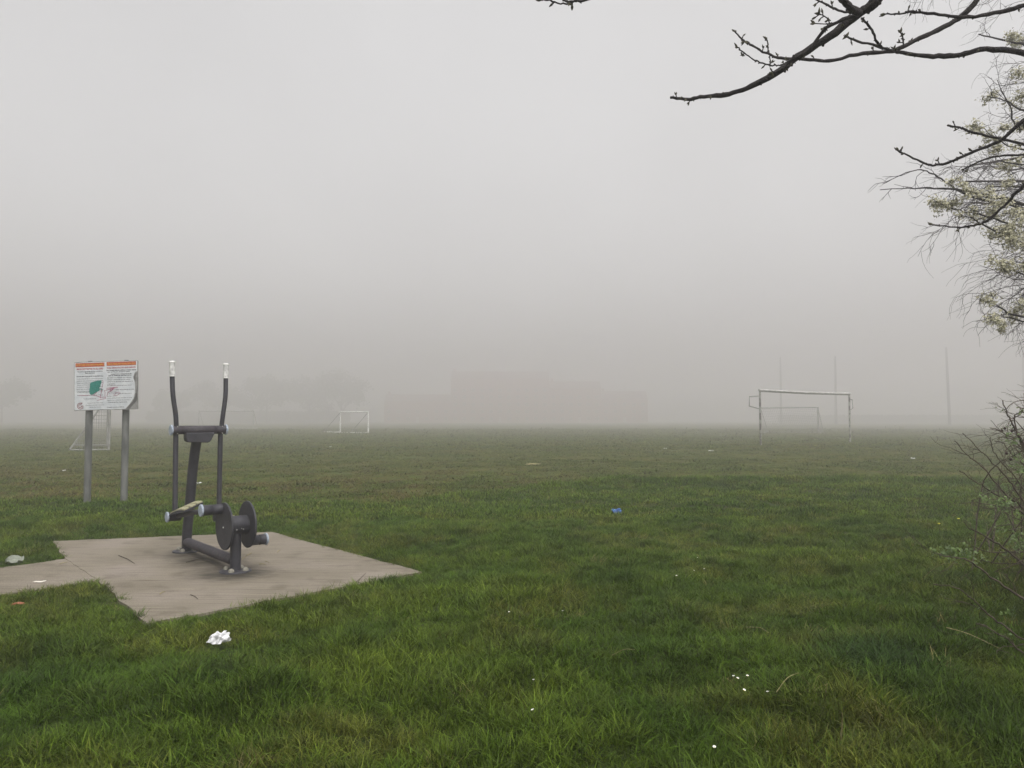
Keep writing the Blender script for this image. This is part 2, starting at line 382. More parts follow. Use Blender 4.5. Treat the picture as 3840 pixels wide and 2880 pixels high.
def scatter(name, protos, pts, rot, scl, idx, col, label):
    me = bpy.data.meshes.new(name); me.from_pydata(pts.tolist(), [], [])
    def A(nm, ty, key, arr): q = me.attributes.new(nm, ty, 'POINT'); q.data.foreach_set(key, np.ascontiguousarray(arr, dtype=np.float32 if ty != 'INT' else np.int32).ravel())
    A('rot', 'FLOAT_VECTOR', 'vector', rot); A('scl', 'FLOAT_VECTOR', 'vector', scl); A('idx', 'INT', 'value', idx)
    A('col', 'FLOAT_COLOR', 'color', np.concatenate([col, np.ones((len(col), 1))], 1))
    for p in protos: p.data.materials.append(GB) if not p.data.materials else None
    o = bpy.data.objects.new(name, me); C.objects.link(o); me.materials.append(GB)
    ng = bpy.data.node_groups.new(name, 'GeometryNodeTree')
    ng.interface.new_socket('Geometry', in_out='INPUT', socket_type='NodeSocketGeometry')
    ng.interface.new_socket('Geometry', in_out='OUTPUT', socket_type='NodeSocketGeometry')
    gi = ng.nodes.new('NodeGroupInput'); go = ng.nodes.new('NodeGroupOutput')
    m2p = ng.nodes.new('GeometryNodeMeshToPoints'); ip = ng.nodes.new('GeometryNodeInstanceOnPoints')
    g2i = ng.nodes.new('GeometryNodeGeometryToInstance')
    ng.links.new(gi.outputs[0], m2p.inputs['Mesh']); ng.links.new(m2p.outputs[0], ip.inputs['Points'])
    for p in reversed(protos):
        oi = ng.nodes.new('GeometryNodeObjectInfo'); oi.inputs['Object'].default_value = p; ng.links.new(oi.outputs['Geometry'], g2i.inputs[0])
    ng.links.new(g2i.outputs[0], ip.inputs['Instance']); ip.inputs['Pick Instance'].default_value = True
    for nm, ty, sock in (('rot','FLOAT_VECTOR','Rotation'), ('scl','FLOAT_VECTOR','Scale'), ('idx','INT','Instance Index')):
        na = ng.nodes.new('GeometryNodeInputNamedAttribute'); na.data_type = ty; na.inputs['Name'].default_value = nm
        ng.links.new([q for q in na.outputs if q.enabled and q.name == 'Attribute'][0], ip.inputs[sock])
    ng.links.new(ip.outputs[0], go.inputs[0])
    md = o.modifiers.new('scatter', 'NODES'); md.node_group = ng
    tag(o, label, 'grass', kind='stuff'); return o
T = [tuft_mesh('tuft%d' % i, 42, .062, .032, .085, .0034, .8, i) for i in range(4)] + \
    [tuft_mesh('tuft_long%d' % i, 36, .055, .05, .125, .0034, .95, 20+i) for i in range(3)] + \
    [tuft_mesh('tuft_far%d' % i, 22, .085, .03, .07, .008, .7, 40+i) for i in range(3)] + \
    [tuft_mesh('tuft_pitch%d' % i, 22, .11, .008, .028, .008, 1.3, 60+i) for i in range(3)]
def zone(y0, y1, dens, margin=2.5):
    w_ = lambda y: .72*y + margin
    A_ = (y1-y0)*(w_(y0)+w_(y1)); nn = int(A_*dens)
    y = rng.uniform(y0, y1, int(nn*1.6)); x = rng.uniform(-1, 1, len(y))*w_(y1)
    k = np.abs(x) < w_(y); return x[k][:nn], y[k][:nn]
xs, ys, sets = [], [], []
for (y0, y1, dn) in ((-1.5,2,120),(2,4.2,520),(4.2,7,430),(7,10.5,330),(10.5,17,240)):
    x, y = zone(y0, y1, dn); xs.append(x); ys.append(y)
x = np.concatenate(xs); y = np.concatenate(ys)
on = inpoly(x, y, SLAB) | inpoly(x, y, PATHP)
ed = np.minimum(edge_d(x, y, SLAB), edge_d(x, y, PATHP))
J0, J1 = PATHP[0], PATHP[1]; jt = np.clip(((x-J0.x)*(J1.x-J0.x)+(y-J0.y)*(J1.y-J0.y))/((J1.x-J0.x)**2+(J1.y-J0.y)**2), 0, 1)
jd = np.hypot(x-J0.x-jt*(J1.x-J0.x), y-J0.y-jt*(J1.y-J0.y)); on2 = on & (jd < .12)
keep = ~on | ((ed < .035) & (rng.random(len(x)) < .22)); keep &= ~on2; keep &= (rng.random(len(x)) > pitch_mask(x, y)*.97)
x, y, ed = x[keep], y[keep], ed[keep]
# darker, longer clumps where the photograph shows them
CL = [(820,2580,.24,1.9,0),(1000,2660,.25,1.3,0),(190,2470,.25,1.5,0),(3300,2570,.28,1.9,1),(3640,2255,.35,1.7,0),(3560,2420,.28,1.4,0),(1760,2305,.18,1.3,0),(340,1925,.22,1.9,0),(475,1925,.2,1.5,0),
      (2700,1840,.35,1.6,0),(2420,1835,.3,1.5,0),(400,2225,.14,1.4,0),(60,2620,.3,1.4,0),(2150,2060,.3,1.1,0),(2980,1960,.35,1.3,0),(2500,2380,.25,1.1,0),(1350,1890,.3,1.4,0),(3150,2740,.22,1.8,2),(2900,2790,.2,1.3,2),(3720,2800,.4,1.7,0),(1980,2480,.22,1.0,0),(1100,2480,.25,1.0,0),(2250,2300,.22,1.0,0),(1620,2650,.2,1.0,0),(2560,2700,.3,1.0,0)]
cs = np.zeros(len(x)); cb = np.zeros(len(x)); cyel = np.zeros(len(x))
for (px, py, r_, s_, k_) in CL:
    c = gnd(px, py); dd = np.hypot(x-c.x, (y-c.y)*.8)/r_; w_ = np.exp(-dd**2*1.2); cs = np.maximum(cs, w_*(s_-.6))
    if k_ == 1: cb = np.maximum(cb, w_)
    if k_ == 2: cyel = np.maximum(cyel, w_)
for _ in range(700):
    cx_, cy_ = rng.uniform(-11, 11), rng.uniform(1.5, 16); r_ = rng.uniform(.04, .15)
    cs = np.maximum(cs, np.exp(-((x-cx_)**2+(y-cy_)**2)/r_**2)*rng.uniform(.25, 1.0))
nA = fbm(x, y, 1.3, 3, 3); nB = fbm(x, y, .5, 3, 8); nC = fbm(x, y, 4.5, 2, 12)
right = sstep(2.2, 4.5, x)*sstep(8.5, 5, y)
ledge = np.exp(-((y-bound(x)+.55)/.45)**2)*sstep(-1.5, 1.5, x)*sstep(.35, .6, fbm(x, y, 2.0, 2, 50))
sz = (.47 + .72*nC*nA + .2*nB + cs*.72 + right*.32 + ledge*.8)
tt = sz > 1.36
far = y > 9.5
idx = np.where(tt, 4 + rng.integers(0, 3, len(x)), rng.integers(0, 4, len(x)))
idx = np.where(far & ~tt, 7 + rng.integers(0, 3, len(x)), idx)
szz = np.where(tt, sz*.62, sz)*rng.uniform(.75, 1.25, len(x))
szz = np.where(ed < .12, szz*.62, np.where((ed < .32) & (y < 6.6), szz*.78, szz))
col = np.zeros((len(x), 3)); dry = sstep(.48, .75, fbm(x, y, 2.6, 3, 20)); rr = rng.random(len(x))
G1, G2, G3 = np.array([.045,.083,.007]), np.array([.096,.132,.013]), np.array([.150,.135,.03])
f1 = np.clip((nA-.35)*1.6 + rng.normal(0, .18, len(x)), 0, 1)[:, None]
col = G1*(1-f1) + G2*f1; f2 = (np.clip(dry*.55 + right*.6 + cyel*.3, 0, .9)*(rr < .75))[:, None]*.75
col = col*(1-f2) + G3*f2
f3 = np.clip(cs*.8, 0, .75)[:, None]*(1-np.clip(cyel, 0, 1))[:, None]; col = col*(1-f3) + np.array([.028,.058,.006])*f3
f4 = (cb*.6)[:, None]; col = col*(1-f4) + np.array([.028,.058,.016])*f4
st_ = rng.random(len(x)) < .006; col[st_] = np.array([.15,.135,.05])
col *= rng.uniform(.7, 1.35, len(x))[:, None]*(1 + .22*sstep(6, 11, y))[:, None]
LIT = [gnd(820,2398,.06), gnd(55,2096,.05), gnd(2312,1918,.06), gnd(68,2263,.04), gnd(2003,1899,.03), gnd(1246,1880,.03)]
for c in LIT: szz = np.where(np.hypot(x-c.x, y-c.y) < .11, szz*.45, szz)
for c in (LIT[0], LIT[1]): szz = np.where((np.abs(x-c.x) < .12) & (y < c.y) & (y > c.y-.25), szz*.55, szz)
z = hgt(x, y)
la = fbm(x, y, .8, 2, 30)*4*PI
rot = np.stack([.35*np.cos(la)*nA*1.5 + rng.normal(0, .12, len(x)), .35*np.sin(la)*nA*1.5 + rng.normal(0, .12, len(x)), rng.uniform(0, 2*PI, len(x))], 1)
scl = np.stack([szz**.5*1.05, szz**.5*1.05, szz], 1)
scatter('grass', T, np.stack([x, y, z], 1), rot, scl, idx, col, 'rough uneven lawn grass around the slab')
# mown, muddy pitch further out
xs, ys = [], []
for (y0, y1, dn) in ((9,16,300),(16,24,150),(24,36,60),(36,60,18),(60,100,6)):
    a_, b_ = zone(y0, y1, dn, 1.5); xs.append(a_); ys.append(b_)
x = np.concatenate(xs); y = np.concatenate(ys)
mud = fbm(x, y, 1.2, 4, 40); k = (rng.random(len(x)) < pitch_mask(x, y)) & (rng.random(len(x)) < 1.25 - 1.1*sstep(.42, .62, mud)*sstep(40, 18, y)); x, y, mud = x[k], y[k], mud[k]
f1 = np.clip((mud-.3)*2 + rng.normal(0, .2, len(x)), 0, 1)[:, None]
col = (np.array([.058,.092,.007])*(1-f1) + np.array([.112,.108,.016])*f1)*rng.uniform(.7, 1.35, len(x))[:, None]
sz = rng.uniform(.6, 1.5, len(x))*(1 + .9*sstep(20, 45, y) + 1.6*sstep(45, 90, y))
mb = (sstep(.42, .60, fbm(x, y, 1.6, 4, 60))*sstep(5, -1, x)*sstep(26, 15, y))[:, None]; col = col*(1-.75*mb) + np.array([.125,.095,.028])*.75*mb
bigs = rng.random(len(x)) < .03; sz[bigs] *= 2.2; col[bigs] *= .65
scatter('pitch_grass', T[-3:], np.stack([x, y, hgt(x, y)], 1), np.stack([rng.normal(0, .1, len(x)), rng.normal(0, .1, len(x)), rng.uniform(0, 2*PI, len(x))], 1),
        np.stack([sz, sz, sz], 1), rng.integers(0, 3, len(x)), col, 'short thin grass on the worn sports pitch')


# ------------------------------------------------------------------ exercise machine
U = Vector((math.cos(math.radians(-50)), math.sin(math.radians(-50)), 0)); NN = Vector((-U.y, U.x, 0)); ZZ = Vector((0, 0, 1))
R0 = gnd(698, 2068, .03)
LEN = (gnd(884, 2143, .03) - R0).dot(U)
R0 = R0 + NN*((gnd(884, 2143, .03) - R0).dot(NN))*.5
def K(u_, n_, z_): return R0 + U*u_ + NN*n_ + ZZ*z_
mc = thing('exercise_machine', R0, 'dark grey outdoor elliptical trainer with twin discs and white handle grips on the concrete slab', 'exercise machine')
def cyl(mb, a, b_, r, n=20): mb.tube([a, b_], r, n)
p = MB(); p.tube(curve([K(0,0,0),K(.01,0,.2),K(.05,0,.36),K(.095,0,.58),K(.14,0,.80),K(.20,0,.99),K(.275,0,1.15)], 6), .045, 22); post = p.build('rear_post', M['paint'], mc)
p = MB(); p.tube([K(LEN,0,0), K(LEN,0,.36)], .044, 22); fpost = p.build('front_post', M['paint'], mc)
p = MB(); p.tube([K(.03,0,.092), K(LEN-.03,0,.088)], .044, 20); p.build('floor_tube', M['paint_scuff'], mc)
HZ = .384
p = MB(); p.lathe(K(LEN,-.088,HZ), NN, [(0,.078),(.176,.078)], 32); hub = p.build('hub', M['paint'], mc)
for (a_, z_) in ((-.02,-.03),(.02,-.02),(.035,-.028)):
    q = MB(); c = K(LEN-.001, a_, HZ+z_) - U*0; c = K(LEN+.070, a_, HZ+z_) ; q.lathe(c, U, [(0,.006),(.004,.006),(.006,.003)], 10); q.build('bolt', M['steel'], hub)
for s in (-1, 1):
    q = MB(); q.lathe(K(LEN, s*.098, HZ), NN*s, [(-.010,.190),(-.008,.195),(.004,.195),(.006,.192)], 56); dk = q.build('disc', M['paint'], mc)
    q = MB(); q.lathe(K(LEN, s*.104, HZ-.012), NN*s, [(0,.008),(.004,.008),(.007,.004)], 10); q.build('bolt', M['steel'], dk)
    du, dz = (-.05, .137) if s < 0 else (.02, -.137)
    # crank pin with pale end cap
    q = MB(); q.lathe(K(LEN+du, s*.104, HZ+dz), NN*s, [(0,.043),(.078,.043),(.078,.0415),(.081,.0415),(.081,.043),(.158 if s < 0 else .138,.043)], 28); pin = q.build('crank_bearing', M['paint'], mc)
    q = MB(); q.lathe(K(LEN+du, s*(.262 if s < 0 else .242), HZ+dz), NN*s, [(0,.045),(.002,.050),(.016,.050),(.019,.045)], 28); q.build('end_cap', M['cap'], pin)
    # swing arm: straight lower half, splayed handle
    n0 = s*.204
    lowu = .30 + (.02 if s < 0 else -.02); lz = .385 if s < 0 else .345
    q = MB(); q.tube([K(.285, n0, 1.13), K(lowu, n0*(1.02 if s<0 else 1.0), lz)], .023, 16); arm = q.build('swing_arm', M['paint'], mc)
    hp = curve([K(.30, n0, 1.17), K(.31, n0+s*.012, 1.31), K(.30, n0+s*.036, 1.49), K(.285, n0+s*.042, 1.66), K(.28, n0+s*.043, 1.80)], 6)
    q = MB(); q.tube(hp, .0215, 16); h = q.build('handle', M['paint'], mc)
    q = MB(); t0, t1 = K(.285, n0+s*.042, 1.665), K(.28, n0+s*.043, 1.80); ax = (t1-t0)
    q.lathe(t0, ax, [(.004,.0255),(ax.length-.006,.0245)], 20); gp = q.build('grip', M['grip'], h)
    q = MB(); q.lathe(t0, ax, [(-.002,.030),(.004,.030)], 20); q.build('grip_ring', M['gripring'], gp); q = MB(); q.lathe(t0, ax, [(ax.length-.008,.0275),(ax.length-.001,.0285),(ax.length+.006,.025)], 20); q.build('grip_ring', M['gripring'], gp)
    # pedal beam, bearing, foot plate
    A_ = K(lowu, s*.19, lz); B_ = K(LEN+du, s*.19, HZ+dz)
    q = MB(); d = (B_-A_); d.normalize(); side = NN
    q.tube([A_, lerp(A_, B_, .5)+ZZ*.004, B_], .022, 12); bm_ = q.build('pedal_beam', M['paint'], mc)
    q = MB(); q.lathe(K(lowu, s*.16, lz-.005), NN*s, [(0,.040),(.105,.040)], 24); lb = q.build('pivot_bearing', M['paint'], bm_)
    q = MB(); q.lathe(K(lowu, s*.267, lz-.005), NN*s, [(0,.042),(.002,.047),(.014,.047),(.017,.042)], 26); q.build('end_cap', M['cap'], bm_)
    def strip(f0, f1, lat0, lat1, up0, th, arch, mt, nm, par):
        q = MB(); vs = []; kk = 10
        for i in range(kk+1):
            f = lerp(f0, f1, i/kk); c = lerp(A_, B_, f) + ZZ*(up0 + arch*math.sin(PI*max(0,f-.04)/.54))
            w0, w1 = NN*lat0 - ZZ*s*lat0*.40, NN*lat1 - ZZ*s*lat1*.40
            vs += [c+w0, c+w1, c+w1+ZZ*th, c+w0+ZZ*th]
        fs = []
        for i in range(kk):
            b0 = 4*i
            fs += [(b0+k, b0+(k+1) % 4, b0+4+(k+1) % 4, b0+4+k) for k in range(4)]
        fs += [(3,2,1,0), (4*kk, 4*kk+1, 4*kk+2, 4*kk+3)]; q.add(vs, fs, False); return q.build(nm, mt, par)
    fp = strip(.04, .52, -.080, .080, .034, .014, .022, M['paint'], 'footplate', mc)
    for lat in (-.078, -.022, .034): strip(.07, .50, lat, lat+.044, .0485, .010, .022, M['tread'], 'tread_strip', fp)
# cross bar, end caps, bracket
q = MB(); q.lathe(K(.30,-.240,1.17), NN, [(0,.040),(.085,.040),(.085,.0385),(.088,.0385),(.088,.040),(.392,.040),(.392,.0385),(.395,.0385),(.395,.040),(.480,.040)], 28); cb_ = q.build('cross_bar', M['paint_scuff'], mc)
for s in (-1, 1):
    q = MB(); q.lathe(K(.30, s*.240, 1.17), NN*s, [(0,.043),(.002,.049),(.016,.049),(.019,.044)], 28); q.build('end_cap', M['cap'], cb_)
    for zz in (1.138, 1.202): q = MB(); q.lathe(K(.335, s*.204, zz), U, [(0,.006),(.005,.005)], 8); q.build('bolt', M['steel'], cb_)
q = MB(); vs = []
prof = [(-.130,.0),(-.128,-.050),(-.121,-.078),(-.10,-.090),(.075,-.095),(.092,-.085),(.105,-.065),(.135,.0)]
for du in (-.045, .045):
    for (nn_, zz) in prof: vs.append(K(.30+du, nn_, 1.145+zz))
k = len(prof); q.add(vs, [tuple(range(k)), tuple(range(2*k-1, k-1, -1))] + [(i, i+k, (i+1) % k+k, (i+1) % k) for i in range(k)], False)
bk = q.build('stop_housing', M['paint'], mc)
bv = bk.modifiers.new('b', 'BEVEL'); bv.width = .008; bv.segments = 3; bv.limit_method = 'ANGLE'
# foot plates with domed bolt covers
for (uu, nm) in ((0, 'r'), (LEN, 'f')):
    q = MB(); q.lathe(K(uu, 0, 0), ZZ, [(-.002,.128),(.010,.128),(.012,.125)], 6 if False else 28); bp_ = q.build('base_plate', M['paint'], mc)
    for a in (-60, 50, 130, 220):
        an = math.radians(a) - PI/2
        c = K(uu + .092*math.cos(an), .092*math.sin(an), .011)
        q = MB(); q.lathe(c, ZZ, [(0,.024),(.010,.024),(.020,.020),(.027,.012),(.030,.004)], 18); q.build('bolt_cover', M['boltcap'], bp_)

# ------------------------------------------------------------------ sign board
BL, BR = gnd(338, 1905), gnd(475, 1908)
SD = (BL.y+BR.y)/2 - .075
sg = thing('notice_board', (lerp(BL, BR, .5).x, SD+.075, float(hgt(lerp(BL,BR,.5).x, SD))), 'white bilingual notice board with green paint blot and peeled corner on two grey posts', 'sign')
for (px, ptop) in ((338, 1540), (475, 1536)):
    t_ = at(px, 1420, SD+.075); b0 = at(px+ (2 if px < 400 else 2), 1905, SD+.075)
    q = MB(); q.tube([(t_.x, SD+.075, -.1), (t_.x, SD+.075, t_.z)], .049, 20)
    ps = q.build('post', M['galv'], sg)
TL, TR, BRt, BLt = at(278,1358,SD), at(517,1355,SD-.06), at(516,1536,SD-.06), at(278,1541,SD)
SX = (TR-TL); SW = SX.length; SX.normalize(); SY = (TL-BLt); SH = SY.length; SY.normalize(); SX = (SX - SY*SX.dot(SY)).normalized(); SN = SX.cross(SY)  # towards the reader
def S(x_, y_, d=0): return TL + SX*x_*SW - SY*y_*SH + SN*d      # x right, y down, both 0..1
def plate(poly, d0, d1, mt, nm, par, bevel=0):
    q = MB(); k = len(poly); q.add([S(a, b_, d0) for a, b_ in poly] + [S(a, b_, d1) for a, b_ in poly], [tuple(range(k-1,-1,-1)), tuple(range(k, 2*k))] + [(i, (i+1) % k, (i+1) % k+k, i+k) for i in range(k)], False)
    bm = bmesh.new(); o = q.build(nm, mt, par); bm.from_mesh(o.data); bmesh.ops.recalc_face_normals(bm, faces=bm.faces); bm.to_mesh(o.data); bm.free(); return o
board = plate([(.006,.004),(.018,0),(.985,0),(.997,.006),(1,.02),(1,.985),(.99,1),(.01,1),(0,.99),(0,.015)], -.012, 0, M['signback'], 'board', sg)
for xx in (.245, .815): plate([(xx-.03,-.012),(xx+.03,-.014),(xx+.03,.0),(xx-.03,.0)], -.02, -.006, M['galv'], 'clamp', sg)
face = plate([(.008,.014),(.992,.010),(.992,.225),(.965,.235),(.948,.26),(.93,.33),(.928,.37),(.94,.405),(.95,.45),(.955,.56),(.95,.66),(.94,.72),(.93,.78),(.905,.82),(.87,.89),(.84,.93),(.80,.985),(.008,.985)], .0, .0016, M['sign'], 'printed_sheet', sg)
plate([(.930,.34),(.95,.30),(.975,.255),(.992,.245),(.992,.80),(.985,.82),(.87,.985),(.815,.985),(.85,.935),(.91,.85),(.94,.79),(.957,.72),(.962,.60),(.958,.46),(.947,.40)], .0, .0009, M['signdark'], 'peeled_patch', sg)
plate([(.992,.225),(.992,.43),(.99,.50),(.975,.66),(.958,.68),(.957,.47),(.965,.33),(.975,.27)], .0009, .0016, M['signback'], 'torn_edge', sg)
def ink(nm, polys, mt, d=.0022):
    q = MB()
    for poly in polys: q.add([S(a, b_, d) for a, b_ in poly], [tuple(range(len(poly)-1, -1, -1))], False)
    return q.build(nm, mt, face)
rect = lambda x0, y0, x1, y1: [(x0,y0),(x1,y0),(x1,y1),(x0,y1)]
ink('header_bar', [rect(.022,.026,.478,.108)], M['redbar']); ink('header_bar', [rect(.512,.020,.972,.098)], M['redbar'])
FONT = None
def text(s, xc, yc, width, height, mt, align='CENTER', d=.003, bold=0):
    cu = bpy.data.curves.new('t', 'FONT'); cu.body = s; cu.size = 1; cu.align_x = 'CENTER'; cu.align_y = 'CENTER'; cu.resolution_u = 2; cu.offset = bold
    o = bpy.data.objects.new('t', cu); dg = bpy.context.evaluated_depsgraph_get()
    me = bpy.data.meshes.new_from_object(o); me.name = 'lettering'
    xs_ = [v.co.x for v in me.vertices]; ys_ = [v.co.y for v in me.vertices]
    x0, x1, y0, y1 = min(xs_), max(xs_), min(ys_), max(ys_)
    sx = width*SW/(x1-x0); sy = height*SH/(y1-y0)
    c = S(xc, yc, d)
    for v in me.vertices: v.co = c + SX*((v.co.x-(x0+x1)/2)*sx) + SY*((v.co.y-(y0+y1)/2)*sy)
    me.materials.append(mt); ob = bpy.data.objects.new('lettering', me); C.objects.link(ob); ob.parent = face
    bpy.data.objects.remove(o); return ob
text('INSTRUCTIONS GREEN EXERCISE EQUIPMENT', .25, .067, .43, .040, M['yellow'], bold=.02)
text('TREOIR TREALAMH ACLAÍOCHTA GLAS', .742, .060, .43, .044, M['yellow'], bold=.02)
text('IMPORTANT NOTICE TO ALL USERS', .25, .150, .415, .034, M['redtext'], bold=.03)
text('FÓGRA TÁBHACHTACH DO GACH ÚSÁIDEOIR', .742, .138, .45, .038, M['redtext'], bold=.03)
LT = [("This outdoor gym facility has been provided by", .25, .205, .40, 'i'), ("Galway City Council", .25, .238, .15, 'i'), ("FOR YOUR SAFETY TAKE CARE ON THE EQUIPMENT, Please", .25, .303, .42, 'i'),
      ("Use this equipment only as shown in the instructions", .25, .352, .41, 'n'), ("Suitable for adults and persons over the height shown", .25, .395, .41, 'n'), ("Consult a doctor before starting any exercise programme", .25, .437, .41, 'n'), ("Stop at once if you feel unwell or dizzy", .22, .478, .34, 'n'),
      ("Do not use the equipment if damaged or wet underfoot", .25, .520, .41, 'n'), ("Always warm up and stretch before exercise", .22, .563, .36, 'n'), ("Children must be supervised at all times by", .25, .605, .41, 'n'), ("an adult when near the equipment", .20, .628, .30, 'n'), ("Report any damage or fault to the Council", .25, .688, .40, 'n'),
      ("We wish you every enjoyment", .25, .763, .20, 'n'), ("Galway Outdoor Gym Trail", .33, .850, .24, 'n'), ("Recreation & Amenity Department", .33, .893, .29, 'n'), ("Galway City Council", .33, .935, .18, 'n')]
RT = [("Chuir Comhairle Cathrach na Gaillimhe an trealamh aclaíochta", .74, .192, .47, 'i'), ("seo ar fáil don phobal in aisce", .70, .228, .35, 'i'), ("AR MHAITHE LE DO SHÁBHÁILTEACHT FÉIN", .74, .270, .33, 'i'), ("LEAN NA TREORACHA AGUS BAIN SULT AS", .72, .302, .36, 'i'),
      ("Bain úsáid as an trealamh mar a léirítear", .71, .345, .38, 'n'), ("Oiriúnach do dhaoine fásta os cionn na hairde", .70, .385, .36, 'n'), ("Labhair le do dhochtúir sula dtosaíonn tú", .72, .425, .40, 'n'), ("ar chlár aclaíochta", .58, .470, .13, 'n'), ("Stop láithreach má bhraitheann tú tinn", .71, .505, .39, 'n'),
      ("Ná húsáid an trealamh má tá sé fliuch nó briste", .725, .590, .43, 'n'), ("Déan téamh suas", .59, .635, .15, 'n'), ("Ní mór do pháistí a bheith faoi mhaoirseacht", .71, .672, .39, 'n'), ("duine fásta i gcónaí", .58, .720, .14, 'n'),
      ("Cuir aon damáiste in iúl don Chomhairle gan mhoill", .71, .760, .39, 'n'), ("Táimid ag súil go mbainfidh sibh taitneamh as", .70, .805, .37, 'n'), ("Comhairle Cathrach", .68, .845, .30, 'n'), ("Comhairle Cathrach na Gaillimhe", .65, .945, .27, 'n')]
for (s_, xc, yc, wd, k_) in LT + RT: text(s_, xc, yc, wd, .022 if k_ == 'i' else .018, M['ink'], bold=.05 if k_ == 'i' else .03)
# emblem: ringed capital G with a small crown
def arc(cx, cy_, r, a0, a1, w_, asp=SW/SH, n=20):
    out = []
    for i in range(n):
        p0, p1 = math.radians(lerp(a0, a1, i/n)), math.radians(lerp(a0, a1, (i+1)/n))
        f = lambda rr, p_: (cx+rr*math.cos(p_), cy_-rr*math.sin(p_)*asp)
        out.append([f(r+w_, p0), f(r+w_, p1), f(r, p1), f(r, p0)][::-1])
    return out
em = arc(.098, .905, .040, 70, 345, .010) + arc(.098, .905, .019, 60, 360, .010)
em += [rect(.098,.897,.146,.912), rect(.136,.897,.146,.958)]
em += [[(.107,.858),(.106,.832),(.113,.845),(.119,.826),(.125,.845),(.132,.832),(.131,.858)], rect(.116,.858,.122,.880)]
ink('emblem', em, M['maroon'])
# vandal paint
blob = [(.262,.43),(.30,.415),(.33,.405),(.37,.395),(.41,.388),(.432,.392),(.430,.44),(.418,.48),(.415,.52),(.395,.55),(.41,.555),(.44,.560),(.462,.585),(.44,.588),(.41,.575),(.395,.60),(.36,.625),(.33,.65),(.30,.672),(.268,.68),(.245,.655),(.240,.60),(.243,.56),(.25,.52),(.252,.46)]
ink('paint_blot', [blob], M['teal'], .004)
def scrib(nm, pls, wd, mt, d=.0045):
    q = MB()
    for pl in pls: q.ribbon([S(a, b_, d) for a, b_ in curve([(a, b_, 0) for a, b_ in pl], 1) ] if False else [S(a, b_, d) for a, b_ in pl], wd, SN)
    return q.build(nm, mt, face)
scrib('graffiti', [[(.455,.39),(.46,.42),(.445,.52),(.428,.62),(.420,.72),(.412,.755)], [(.36,.63),(.33,.665),(.285,.69),(.34,.70),(.39,.72),(.415,.745),(.445,.735),(.475,.735),(.50,.745)], [(.365,.80),(.42,.78),(.50,.765),(.485,.70),(.49,.64),(.475,.60),(.51,.595),(.56,.57),(.66,.54)],
     [(.51,.56),(.57,.545),(.69,.540),(.62,.57),(.58,.60),(.54,.63),(.53,.66),(.515,.72)], [(.56,.58),(.62,.565),(.60,.60),(.56,.63)], [(.64,.69),(.65,.66),(.70,.64),(.725,.65),(.70,.69),(.66,.715),(.645,.70),(.62,.70)], [(.435,.60),(.425,.66),(.415,.72)], [(.08,.69),(.12,.685),(.18,.69),(.24,.688)]], .006, M['pink'])

# ------------------------------------------------------------------ goals
def P2(A, B, t): return A + (B-A)*t
def goal_big():
    A = at(2850, 1600, 34.3); B = at(3185, 1600, 38.9); A.z = float(hgt(A.x, A.y)); B.z = float(hgt(B.x, B.y))
    A, B = Vector((11.06, 34.3, A.z)), Vector((17.06, 38.9, B.z)); d = (B-A).normalized(); back = Vector((-d.y, d.x, 0)); H = 2.46
    t = thing('football_goal', lerp(A, B, .5), 'large football goal without a net, flaking white paint and curved brackets', 'goal', 'football goals on the pitch')
    for P_, s in ((A, -1), (B, 1)):
        q = MB(); q.tube([P_-ZZ*.1, P_+ZZ*H], .045, 14); q.build('post', M['goal'], t)
        q = MB(); e = P_+ZZ*(H-.30) + d*s*.56 + back*.15
        q.tube([P_+ZZ*(H-.26), e], .025, 8); q.tube(curve([e, e-ZZ*.36, P_+ZZ*1.72], 5) if False else [e, e-ZZ*.02, e-ZZ*.42+d*s*.03, P_+ZZ*(1.62)+d*s*.02], [.012,.010,.022,.022], 8); q.build('net_bracket', M['goal_grey'], t)
    q = MB(); q.tube([A+ZZ*H-d*.06, lerp(A, B, .5)+ZZ*(H-.03), B+ZZ*H+d*.06], .05, 14); q.build('crossbar', M['goal_clean'], t)
    q = MB(); q.tube([A+ZZ*(H-.062), lerp(A, B, .5)+ZZ*(H-.092), B+ZZ*(H-.062)], .022, 6); q.build('net_rail', M['goal_grey'], t)
goal_big()
